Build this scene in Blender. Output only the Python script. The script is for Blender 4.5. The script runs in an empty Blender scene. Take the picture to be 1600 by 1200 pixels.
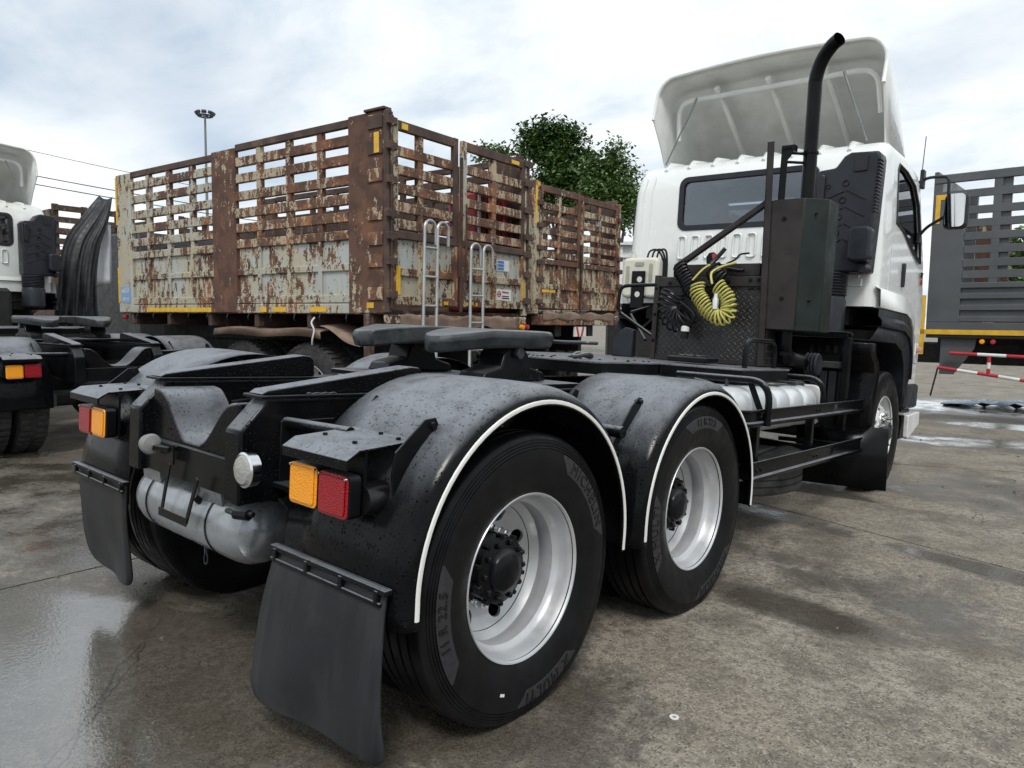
import bpy, bmesh, math, random
from mathutils import Matrix, Vector, Euler
random.seed(11)
S = bpy.context.scene
C = S.cycles; C.max_bounces = 6; C.diffuse_bounces = 2; C.glossy_bounces = 3; C.transmission_bounces = 6; C.transparent_max_bounces = 10; C.caustics_reflective = False; C.caustics_refractive = False
C.use_adaptive_sampling = True; C.adaptive_threshold = .02; C.use_denoising = True
COL = S.collection
PI = math.pi
R = math.radians

# ---------------------------------------------------------------- camera
CAM = Vector((2.7761, -1.9338, 1.3952)); YAW, PITCH, ROLL, FPX = .7064, -.0852, .012, 1136.15
_f = Vector((-math.sin(YAW)*math.cos(PITCH), math.cos(YAW)*math.cos(PITCH), math.sin(PITCH)))
_r = Vector((math.cos(YAW), math.sin(YAW), 0)); _u = _r.cross(_f)
_r2 = math.cos(ROLL)*_r + math.sin(ROLL)*_u; _u2 = -math.sin(ROLL)*_r + math.cos(ROLL)*_u
cd = bpy.data.cameras.new('camera'); cam = bpy.data.objects.new('camera', cd); COL.objects.link(cam)
cam.matrix_world = Matrix(((_r2.x, _u2.x, -_f.x, CAM.x), (_r2.y, _u2.y, -_f.y, CAM.y), (_r2.z, _u2.z, -_f.z, CAM.z), (0, 0, 0, 1)))
cd.sensor_fit = 'HORIZONTAL'; cd.sensor_width = 36; cd.lens = 36*FPX/1600; cd.clip_start = .05; cd.clip_end = 3000
S.camera = cam
# ---------------------------------------------------------------- sky, sun, exposure
SUN = Vector((.42, -.48, .80)).normalized()
W = bpy.data.worlds.new('World'); S.world = W; W.use_nodes = True
wn = W.node_tree.nodes; wl = W.node_tree.links; wn.clear()
def wnode(t, **k):
    n = wn.new(t)
    for a, b in k.items(): setattr(n, a, b)
    return n
def wmath(op, a, b=None, c=None):
    n = wnode('ShaderNodeMath', operation=op)
    for i, x in enumerate((a, b, c)):
        if x is None: continue
        if isinstance(x, (int, float)): n.inputs[i].default_value = x
        else: wl.new(x, n.inputs[i])
    return n.outputs[0]
sky = wnode('ShaderNodeTexSky', sky_type='NISHITA'); sky.sun_disc = False
sky.sun_elevation = math.asin(SUN.z); sky.sun_rotation = math.atan2(SUN.x, SUN.y)
sky.air_density = 1.0; sky.dust_density = 1.5
tc = wnode('ShaderNodeTexCoord'); sp = wnode('ShaderNodeSeparateXYZ'); wl.new(tc.outputs['Generated'], sp.inputs[0])
zz = wmath('ADD', wmath('MAXIMUM', sp.outputs[2], 0), .22)
cb = wnode('ShaderNodeCombineXYZ'); wl.new(wmath('DIVIDE', sp.outputs[0], zz), cb.inputs[0]); wl.new(wmath('DIVIDE', sp.outputs[1], zz), cb.inputs[1])
def wnoise(scale, detail, rough, dist=0, off=0):
    n = wnode('ShaderNodeTexNoise'); n.inputs['Scale'].default_value = scale; n.inputs['Detail'].default_value = detail
    n.inputs['Roughness'].default_value = rough; n.inputs['Distortion'].default_value = dist
    m = wnode('ShaderNodeMapping'); m.inputs['Location'].default_value = (off, off*.7, off*.3); m.inputs['Rotation'].default_value = (0, 0, .6); m.inputs['Scale'].default_value = (1, 1.35, 1)
    wl.new(cb.outputs[0], m.inputs[0]); wl.new(m.outputs[0], n.inputs['Vector']); return n.outputs[0]
n1 = wnoise(.9, 7, .55, .4, 3.1); n2 = wnoise(2.6, 8, .6, .3, 7.7); n3 = wnoise(.55, 3, .5, .2, 12.4)
ramp = wnode('ShaderNodeValToRGB'); wl.new(wmath('ADD', wmath('MULTIPLY', n1, .62), wmath('MULTIPLY', n2, .38)), ramp.inputs[0])
e = ramp.color_ramp.elements; e[0].position = .38; e[0].color = (.44, .53, .62, 1); e[1].position = .60; e[1].color = (.80, .825, .835, 1)
q = e.new(.50); q.color = (.665, .71, .745, 1)
cover = wnode('ShaderNodeMapRange'); wl.new(n3, cover.inputs[0]); cover.inputs[1].default_value = .30; cover.inputs[2].default_value = .44; cover.inputs[3].default_value = .45; cover.inputs[4].default_value = 1
b1 = wnode('ShaderNodeBackground'); wl.new(sky.outputs[0], b1.inputs[0]); b1.inputs[1].default_value = .10
b2 = wnode('ShaderNodeBackground'); wl.new(ramp.outputs[0], b2.inputs[0]); b2.inputs[1].default_value = 1.10
mx = wnode('ShaderNodeMixShader'); wl.new(cover.outputs[0], mx.inputs[0]); wl.new(b1.outputs[0], mx.inputs[1]); wl.new(b2.outputs[0], mx.inputs[2])
wo = wnode('ShaderNodeOutputWorld'); wl.new(mx.outputs[0], wo.inputs[0])
sd = bpy.data.lights.new('sun', 'SUN'); sd.energy = 1.5; sd.angle = R(14); sd.color = (1, .965, .92)
so = bpy.data.objects.new('sun', sd); COL.objects.link(so); so.rotation_euler = SUN.to_track_quat('Z', 'Y').to_euler()
vs = S.view_settings; vs.view_transform = 'Standard'; vs.look = 'None'; vs.exposure = .34; vs.gamma = 1; vs.use_curve_mapping = False

# ---------------------------------------------------------------- materials
class NT:
    def __init__(s, name):
        s.m = bpy.data.materials.new(name); s.m.use_nodes = True; s.t = s.m.node_tree; s.n = s.t.nodes; s.l = s.t.links
        s.b = s.n['Principled BSDF']
        g = s.n.new('ShaderNodeNewGeometry'); s.pos = g.outputs['Position']
    def node(s, t, **k):
        n = s.n.new(t)
        for a, b in k.items(): setattr(n, a, b)
        return n
    def put(s, sock, x):
        if isinstance(x, (int, float)): sock.default_value = x
        elif isinstance(x, tuple): sock.default_value = x if len(x) == 4 or len(sock.default_value) == 3 else x + (1,)
        else: s.l.new(x, sock)
    def math(s, op, a, b=0, c=0, clamp=False):
        n = s.node('ShaderNodeMath', operation=op, use_clamp=clamp); s.put(n.inputs[0], a); s.put(n.inputs[1], b); s.put(n.inputs[2], c); return n.outputs[0]
    def map(s, scale=(1, 1, 1), rot=(0, 0, 0), loc=(0, 0, 0), vec=None):
        n = s.node('ShaderNodeMapping'); s.l.new(vec or s.pos, n.inputs[0]); n.inputs['Scale'].default_value = scale; n.inputs['Rotation'].default_value = rot; n.inputs['Location'].default_value = loc; return n.outputs[0]
    def noise(s, scale, detail=4, rough=.55, vec=None, dist=0):
        n = s.node('ShaderNodeTexNoise'); s.l.new(vec or s.pos, n.inputs['Vector']); n.inputs['Scale'].default_value = scale; n.inputs['Detail'].default_value = detail
        n.inputs['Roughness'].default_value = rough; n.inputs['Distortion'].default_value = dist; return n.outputs[0]
    def voro(s, scale, vec=None, feature='F1'):
        n = s.node('ShaderNodeTexVoronoi', feature=feature); s.l.new(vec or s.pos, n.inputs['Vector']); n.inputs['Scale'].default_value = scale; return n
    def rng(s, x, a, b, c=0, d=1, smooth=True):
        n = s.node('ShaderNodeMapRange'); n.interpolation_type = 'SMOOTHSTEP' if smooth else 'LINEAR'
        s.put(n.inputs[0], x)
        for i, v in enumerate((a, b, c, d)): s.put(n.inputs[i+1], v)
        return n.outputs[0]
    def mix(s, f, a, b, kind='MIX'):
        n = s.node('ShaderNodeMix', data_type='RGBA', blend_type=kind); s.put(n.inputs[0], f); s.put(n.inputs[6], a); s.put(n.inputs[7], b); return n.outputs[2]
    def bump(s, h, strength=.3, dist=.01, nrm=None):
        n = s.node('ShaderNodeBump'); n.inputs['Strength'].default_value = strength; n.inputs['Distance'].default_value = dist; s.put(n.inputs['Height'], h)
        if nrm: s.l.new(nrm, n.inputs['Normal'])
        s.l.new(n.outputs[0], s.b.inputs['Normal']); return n.outputs[0]
    def set(s, **k):
        names = dict(col='Base Color', rough='Roughness', metal='Metallic', coat='Coat Weight', coatr='Coat Roughness', spec='Specular IOR Level', trans='Transmission Weight', ior='IOR', alpha='Alpha', emit='Emission Color', emits='Emission Strength')
        for a, v in k.items(): s.put(s.b.inputs[names[a]], v)
        return s
MATS = {}
def paint(name, col, rough=.35, metal=0, var=.15, vscale=6, coat=0, drops=0, bumps=0, bscale=60, dirt=0, dirtcol=(.16, .13, .10), spec=.5, rvar=.1, sky_sheen=None):
    t = NT(name)
    nz = t.noise(vscale, 3)
    c = t.mix(t.rng(nz, .3, .7), tuple(max(0, x*(1-var)) for x in col), tuple(x*(1+var) for x in col))
    if dirt:
        d = t.noise(2.2, 5, .65); c = t.mix(t.math('MULTIPLY', t.rng(d, .48, .75), dirt), c, dirtcol)
    t.set(col=c, metal=metal, coat=coat, coatr=.06, spec=spec)
    t.set(rough=t.rng(t.noise(vscale*2.3, 2), .3, .7, max(.03, rough-rvar), rough+rvar))
    if sky_sheen:   # sky sheen painted into upward faces as a paler tone: colour, roughness, gloss level
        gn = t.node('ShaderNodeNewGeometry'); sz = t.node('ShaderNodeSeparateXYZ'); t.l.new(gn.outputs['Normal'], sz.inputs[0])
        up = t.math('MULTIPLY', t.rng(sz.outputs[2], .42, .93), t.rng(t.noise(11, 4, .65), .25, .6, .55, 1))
        t.set(col=t.mix(up, c, sky_sheen[0]), rough=t.rng(up, 0, 1, rough, sky_sheen[1], False), spec=t.rng(up, 0, 1, spec, sky_sheen[2], False))
    n = None
    if bumps: n = t.bump(t.noise(bscale, 2), bumps, .004)
    if drops:
        dis = t.map(scale=(1, 1, 1)); v = t.voro(drops)
        sep = t.node('ShaderNodeSeparateColor'); t.l.new(v.outputs['Color'], sep.inputs[0])
        rad = t.math('MULTIPLY', t.math('MULTIPLY', t.math('POWER', sep.outputs[0], .8), .46), t.rng(t.noise(3.5, 2), .3, .65, .68, 1))
        h = t.math('MAXIMUM', t.math('SUBTRACT', rad, v.outputs['Distance']), 0)
        v2 = t.voro(drops*2.3); s2 = t.node('ShaderNodeSeparateColor'); t.l.new(v2.outputs['Color'], s2.inputs[0])
        h2 = t.math('MAXIMUM', t.math('SUBTRACT', t.math('MULTIPLY', t.math('POWER', s2.outputs[1], 2.2), .4), v2.outputs['Distance']), 0)
        t.bump(t.math('ADD', h, t.math('MULTIPLY', h2, .5)), 1.0, 2.0/drops, n)
    MATS[name] = t.m; return t.m
BLACK = paint('black chassis paint', (.006, .0065, .0075), .24, var=.3, bumps=.05, bscale=25, dirt=.25, dirtcol=(.022, .02, .018), spec=.14, sky_sheen=((.045, .047, .051), .40, .7))
WETBLACK = paint('wet black enamel', (.0045, .005, .006), .18, var=.25, drops=78, rvar=.05, spec=.12, dirt=.45, dirtcol=(.016, .014, .0125), sky_sheen=((.17, .18, .20), .46, 1.0))
PLASTIC = paint('dark grey moulded plastic', (.020, .0225, .029), .40, var=.2, bumps=.06, bscale=180, spec=.3)
RUBBER = paint('dressed tyre rubber', (.0065, .0068, .0078), .40, spec=.16, var=.3, bumps=.06, bscale=90, vscale=9)
LETTER = paint('raised tyre lettering', (.005, .005, .006), .35, var=.2)
BAND = paint('matt tyre band', (.021, .021, .024), .6, var=.25, vscale=40)
TREAD = paint('dusty tread rubber', (.030, .030, .029), .75, var=.4, bumps=.15, bscale=70, vscale=14)
paint('mud flap rubber base', (.020, .021, .025), .5, var=.25, vscale=3, dirt=.3, dirtcol=(.034, .033, .031), spec=.3, bumps=.04, bscale=40)
def flap_mat():
    t = NT('mud flap rubber'); st = t.noise(9, 4, .6, t.map(scale=(1, 1, .12))); sp_ = t.noise(3, 4, .6)
    c = t.mix(t.rng(st, .40, .66), (.013, .014, .017), (.027, .028, .031)); c = t.mix(t.math('MULTIPLY', t.rng(sp_, .5, .72), .6), c, (.040, .037, .033))
    t.set(col=c, rough=t.rng(st, .35, .65, .38, .58), spec=.28); t.bump(t.noise(70, 2), .10, .003); return t.m
FLAP = flap_mat()
SILVER = paint('silver wheel paint', (.54, .55, .565), .40, metal=.45, var=.06, dirt=.3, dirtcol=(.32, .31, .29))
TANK = paint('grey tank paint', (.31, .33, .35), .27, metal=.5, var=.08, dirt=.3, dirtcol=(.24, .23, .22))
ALLOY = paint('bare aluminium', (.72, .74, .75), .30, metal=.6, var=.05)
LADDER = paint('galvanised ladder tube', (.40, .41, .405), .42, metal=.5, var=.1)
CHROME = paint('bright steel', (.75, .76, .77), .15, metal=1, var=.05)
WHITE = paint('white cab paint', (.81, .83, .81), .24, var=.02, coat=.7, vscale=3, rvar=.05, dirt=.10, dirtcol=(.52, .52, .47))
OLDWHITE = paint('aged white paint', (.70, .72, .69), .42, var=.06, dirt=.35, dirtcol=(.42, .36, .24))
FAIRIN = paint('fibreglass inner skin', (.79, .80, .77), .60, var=.06, vscale=5, dirt=.35, dirtcol=(.50, .49, .43))
TRIM = paint('white edge piping', (.78, .78, .74), .45, var=.05, dirt=.4, dirtcol=(.35, .33, .3))
MILKY = paint('milky reservoir plastic', (.66, .64, .55), .40, var=.08, dirt=.3, dirtcol=(.45, .41, .32))
GREEN = paint('dark olive guard paint', (.011, .018, .016), .42, spec=.25, var=.35, vscale=4, dirt=.35, dirtcol=(.05, .042, .036))
BROWNBLK = paint('brownish black guard paint', (.026, .022, .021), .45, spec=.25, var=.3, vscale=5, dirt=.3, dirtcol=(.07, .055, .045))
STEEL = paint('weathered casting', (.030, .034, .037), .34, metal=.2, var=.5, vscale=9, bumps=.6, bscale=34, dirt=.6, dirtcol=(.10, .105, .10), sky_sheen=((.16, .17, .175), .36, .9))
YELHOSE = paint('yellow air hose', (.52, .48, .12), .38, var=.08)
BLKHOSE = paint('black air hose', (.008, .008, .009), .34, var=.2, spec=.4)
YELTAPE = paint('yellow reflector tape', (.72, .42, .03), .5, var=.12, dirt=.5, dirtcol=(.35, .2, .06), vscale=12)
GREYBODY = paint('grey body paint', (.082, .088, .094), .45, var=.12, vscale=2, dirt=.25, dirtcol=(.13, .12, .11))
REDP = paint('red paint', (.42, .025, .035), .45, var=.15)
WHITEP = paint('white rail paint', (.72, .72, .70), .45, var=.08, dirt=.3)
DARK = paint('grimy underbody', (.008, .0078, .0075), .7, var=.4)
REDTRUCK = paint('faded red paint', (.30, .035, .045), .5, var=.2)
BLUE = paint('blue sticker', (.06, .18, .42), .5, var=.1)
BLUEOLD = paint('faded blue sign', (.20, .34, .52), .6, var=.15, vscale=25)
BROWNTARP = paint('brown canvas mudguard', (.21, .145, .105), .75, var=.25, vscale=5, dirt=.5, dirtcol=(.10, .075, .06))
TARP = paint('black tarpaulin', (.020, .021, .024), .55, var=.4, vscale=8, bumps=.3, bscale=12)
SEAT = paint('cab interior grey', (.30, .31, .33), .7, var=.1)
MASTP = paint('grey mast paint', (.16, .18, .18), .5, var=.1)
WIRE = paint('cable sheath', (.05, .055, .06), .6, var=.1)
BLDG = paint('pale metal cladding', (.62, .66, .66), .5, var=.08, dirt=.3)
def lens(name, col, rough=.12, cells=130):
    t = NT(name); v = t.voro(cells, t.map(scale=(1, .15, 1.0))); t.set(col=col, rough=rough, spec=.35, coat=.12, coatr=.05); t.bump(v.outputs['Distance'], .55, .004); return t.m
AMBER = lens('amber lens', (.95, .36, .015), .12, 190); RED = lens('red lens', (.30, .003, .009), .12, 190); CLEAR = lens('clear lamp lens', (.33, .33, .31), .2, 80)
def glass(name, tint, rough=.02):
    t = NT(name); n = t.n; out = n['Material Output']
    tr_ = n.new('ShaderNodeBsdfTransparent'); tr_.inputs[0].default_value = tint+(1,); gl_ = n.new('ShaderNodeBsdfGlossy'); gl_.inputs['Roughness'].default_value = rough; gl_.inputs[0].default_value = (.95, .97, 1, 1)
    fr_ = n.new('ShaderNodeFresnel'); fr_.inputs[0].default_value = 1.9; mx_ = n.new('ShaderNodeMixShader'); t.l.new(fr_.outputs[0], mx_.inputs[0]); t.l.new(tr_.outputs[0], mx_.inputs[1]); t.l.new(gl_.outputs[0], mx_.inputs[2]); t.l.new(mx_.outputs[0], out.inputs[0]); n.remove(t.b); return t.m
GLASS = glass('tinted cab glass', (.58, .64, .70))
GLASSLITE = glass('door glass', (.72, .80, .80))
def mirror_mat():
    t = NT('mirror glass'); t.set(col=(.85, .87, .88), metal=1.0, rough=.03); return t.m
MIRROR = mirror_mat()
def checker(name, base, hi, rough, scale, flat):
    t = NT(name); tcn = t.node('ShaderNodeTexCoord'); sx = t.node('ShaderNodeSeparateXYZ'); t.l.new(tcn.outputs['Object'], sx.inputs[0])
    a, b = sx.outputs[0], sx.outputs[1 if flat else 2]
    cv = t.node('ShaderNodeCombineXYZ'); t.put(cv.inputs[0], t.math('ADD', a, b)); t.put(cv.inputs[1], t.math('SUBTRACT', a, b))
    ck = t.node('ShaderNodeTexChecker'); t.l.new(cv.outputs[0], ck.inputs['Vector']); ck.inputs['Scale'].default_value = scale
    def tri(x, k):   # distance from the cell's middle line
        return t.math('ABSOLUTE', t.math('SUBTRACT', t.math('FRACT', t.math('MULTIPLY', x, k)), .5))
    u, v = tri(t.math('ADD', a, b), scale), tri(t.math('SUBTRACT', a, b), scale)
    lug1 = t.math('MULTIPLY', t.rng(u, .14, .20, 1, 0), t.rng(v, .40, .46, 1, 0)); lug2 = t.math('MULTIPLY', t.rng(v, .14, .20, 1, 0), t.rng(u, .40, .46, 1, 0))
    mk = t.math('ADD', t.math('MULTIPLY', ck.outputs['Fac'], lug1), t.math('MULTIPLY', t.math('SUBTRACT', 1, ck.outputs['Fac']), lug2))
    nz = t.rng(t.noise(7, 4), .35, .7); base_c = t.mix(nz, base, tuple(x*2.2 for x in base))
    t.set(col=t.mix(t.math('MULTIPLY', mk, .8), base_c, hi), rough=t.rng(t.noise(20, 2), .3, .7, rough-.08, rough+.12), spec=.4)
    t.bump(mk, .7, .003); return t.m
CHECKW = checker('checker plate box face', (.010, .010, .010), (.050, .046, .044), .36, 21, False); CHECKD = checker('checker plate deck', (.085, .088, .095), (.16, .162, .17), .46, 26, True)
def rust(name, paintcol, amt=.5, cream=(.42, .36, .24), dark=(.055, .028, .022), orange=(.24, .095, .040), scale=1.0, mid=(.115, .055, .038)):
    t = NT(name)
    v1 = t.map(scale=(1, 1, .6))
    a = t.noise(2.0*scale, 4, .65, v1, .3); b = t.noise(15*scale, 4, .62, t.map(scale=(1, 1, .34))); c = t.noise(42*scale, 2, .6)
    m = t.math('ADD', t.math('MULTIPLY', a, .36), t.math('ADD', t.math('MULTIPLY', b, .42), t.math('MULTIPLY', c, .22)))
    thr = .66-.34*amt
    mask = t.rng(m, thr-.018, thr+.018)
    edge = t.rng(m, thr-.05, thr-.015)
    rc = t.mix(t.rng(t.noise(5, 3, .6), .38, .62), dark, mid); rc = t.mix(t.rng(t.noise(3.1, 4, .7, t.map(loc=(5, 3, 1))), .52, .66), rc, orange)
    pc = t.mix(t.rng(t.noise(1.1, 3, .6, t.map(loc=(9, 2, 4))), .42, .60), paintcol, cream)
    pc = t.mix(t.math('MULTIPLY', edge, .8), pc, cream)
    pc = t.mix(t.math('MULTIPLY', t.rng(t.noise(7, 3, .6, t.map(scale=(3, 3, .3))), .5, .75), .35), pc, tuple(x*.55 for x in cream))
    t.set(col=t.mix(mask, pc, rc), rough=t.rng(mask, 0, 1, .5, .85)); t.bump(b, .35, .006)
    return t.m
PALE = (.40, .435, .425)
RUSTPANEL = rust('flaking pale paint', PALE, .40, cream=(.43, .385, .28), mid=(.15, .075, .045), orange=(.30, .13, .055))
RUSTSLAT = rust('rusty cream slats', (.38, .33, .25), .53, cream=(.42, .335, .22), dark=(.085, .044, .030), mid=(.17, .080, .046), orange=(.30, .125, .05))
RUSTPALE = rust('pale slats with rust', (.39, .40, .36), .43, dark=(.075, .045, .035))
RUSTPOST = rust('brown rusted post', (.42, .36, .25), .68, dark=(.075, .040, .029), mid=(.12, .060, .040), orange=(.17, .078, .045))
RUSTTOP = rust('dark rusted top rail', (.36, .32, .24), .88, dark=(.058, .038, .032), mid=(.09, .056, .044), orange=(.14, .08, .055))
RUSTORANGE = rust('orange rusted beam', (.44, .38, .27), .56, mid=(.17, .075, .042), orange=(.32, .14, .06))
RUSTDARK = rust('old brown steel', (.13, .10, .08), .7, cream=(.16, .12, .09), dark=(.045, .028, .022), mid=(.075, .045, .034), orange=(.11, .06, .04))
def ground_mat():
    t = NT('wet concrete yard')
    n_big = t.noise(.55, 3, .6); n_mid = t.noise(2.6, 5, .62); n_fine = t.noise(22, 3, .65)
    col = t.mix(t.rng(n_big, .38, .62), (.285, .248, .196), (.335, .302, .248))
    col = t.mix(t.rng(n_mid, .36, .66), col, (.205, .178, .140))
    col = t.mix(t.math('MULTIPLY', t.rng(n_fine, .42, .62), .60), col, (.128, .109, .085))
    ag = t.voro(150); sc = t.node('ShaderNodeSeparateColor'); t.l.new(ag.outputs['Color'], sc.inputs[0])
    col = t.mix(t.math('MULTIPLY', t.rng(sc.outputs[0], .78, .95), .50), col, (.46, .42, .34))
    col = t.mix(t.math('MULTIPLY', t.rng(sc.outputs[1], .76, .93), .7), col, (.055, .05, .045))
    # wet patches: centre, radii, turn, weight
    spots = [(-.55, -.95, 1.5, .66, .25, 1.5), (-.1, -1.6, 1.9, .80, .2, 1.6), (-1.9, .0, 2.2, .9, .3, .70), (.30, -.35, .95, .80, 0, .85), (1.62, 1.62, .46, .18, -.1, .95), (2.25, 2.95, .62, .14, -.28, 1.5), (.9, 3.35, .7, .22, -.3, .6),
             (1.4, 8.4, 2.6, .6, .3, .62), (.8, 13, 6, 1.6, .2, .66), (3.2, 10.8, 3.0, .6, .25, .72), (-4.5, .2, 2.2, 1.1, 0, .5), (-.1, 1.0, 1.2, 2.4, 0, .6), (1.1, .0, .6, .6, 0, .5), (1.9, 2.2, 1.1, .5, -.3, .36), (1.5, 5.2, 1.4, .9, .2, .38), (1.2, -.9, 1.2, .5, .2, .45)]
    wet = None
    for cx, cy, rx, ry, an, wgt in spots:
        v = t.map(loc=(-cx, -cy, 0)); v = t.map(rot=(0, 0, -an), vec=v); v = t.map(scale=(1/rx, 1/ry, 0), vec=v)
        ln = t.node('ShaderNodeVectorMath', operation='LENGTH'); t.l.new(v, ln.inputs[0])
        f = t.math('MULTIPLY', t.rng(ln.outputs['Value'], .25, 1.35, 1, 0), wgt)
        wet = f if wet is None else t.math('MAXIMUM', wet, f)
    wn_ = t.math('ADD', t.math('MULTIPLY', t.math('SUBTRACT', n_mid, .5), 1.3), t.math('ADD', t.math('MULTIPLY', t.math('SUBTRACT', n_big, .5), 1.0), t.math('MULTIPLY', t.math('SUBTRACT', n_fine, .5), .35)))
    wet = t.math('ADD', t.math('ADD', wet, .10), wn_)
    damp = t.rng(wet, .10, .52); film = t.rng(wet, .46, .86)
    col = t.mix(t.math('MULTIPLY', damp, .66), col, (.050, .042, .032))
    st = t.rng(t.noise(1.3, 5, .65, t.map(loc=(3, 8, 0))), .50, .68); col = t.mix(t.math('MULTIPLY', st, .55), col, (.085, .070, .052))
    crk = t.voro(.55, t.map(vec=t.pos, loc=(2.3, 1.1, 0)), 'DISTANCE_TO_EDGE')
    wob = t.math('ADD', crk.outputs['Distance'], t.math('MULTIPLY', t.math('SUBTRACT', n_mid, .5), .05))
    ck = t.math('MULTIPLY', t.rng(t.math('ABSOLUTE', wob), .0, .0022, 1, 0), t.rng(n_big, .52, .58)); col = t.mix(t.math('MULTIPLY', ck, .7), col, (.03, .027, .023))
    t.set(col=col, rough=t.math('SUBTRACT', t.rng(damp, 0, 1, .78, .42), t.math('MULTIPLY', film, .34)), spec=t.rng(damp, 0, 1, .4, .9), coat=film, coatr=.07); t.b.inputs['Coat IOR'].default_value = 1.7
    b1_ = t.node('ShaderNodeBump'); b1_.inputs['Distance'].default_value = .008; t.put(b1_.inputs['Strength'], t.rng(film, 0, 1, .75, .22)); t.put(b1_.inputs['Height'], t.noise(55, 3, .7)); t.l.new(b1_.outputs[0], t.b.inputs['Normal'])
    b2_ = t.node('ShaderNodeBump'); b2_.inputs['Distance'].default_value = .004; b2_.inputs['Strength'].default_value = .22; t.put(b2_.inputs['Height'], t.noise(38, 2, .6, t.map(scale=(1, 1.6, 1), rot=(0, 0, .5)))); t.l.new(b2_.outputs[0], t.b.inputs['Coat Normal'])
    return t.m
GROUND = ground_mat()
JOINT = paint('joint filler', (.03, .027, .024), .8)
def leaf_mat(name, a, b):
    t = NT(name); c = t.mix(t.rng(t.noise(1.6, 4), .35, .65), a, b); c = t.mix(t.rng(t.noise(9, 2), .4, .6), c, tuple(x*.55 for x in a)); t.set(col=c, rough=.5, spec=.4); return t.m
LEAF = leaf_mat('dark green leaves', (.048, .104, .026), (.12, .21, .045))
LEAF2 = leaf_mat('fresh green leaves', (.085, .16, .042), (.17, .28, .07))
BARK = paint('tree bark', (.09, .075, .06), .9, var=.3, bumps=.5, bscale=12)

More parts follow.
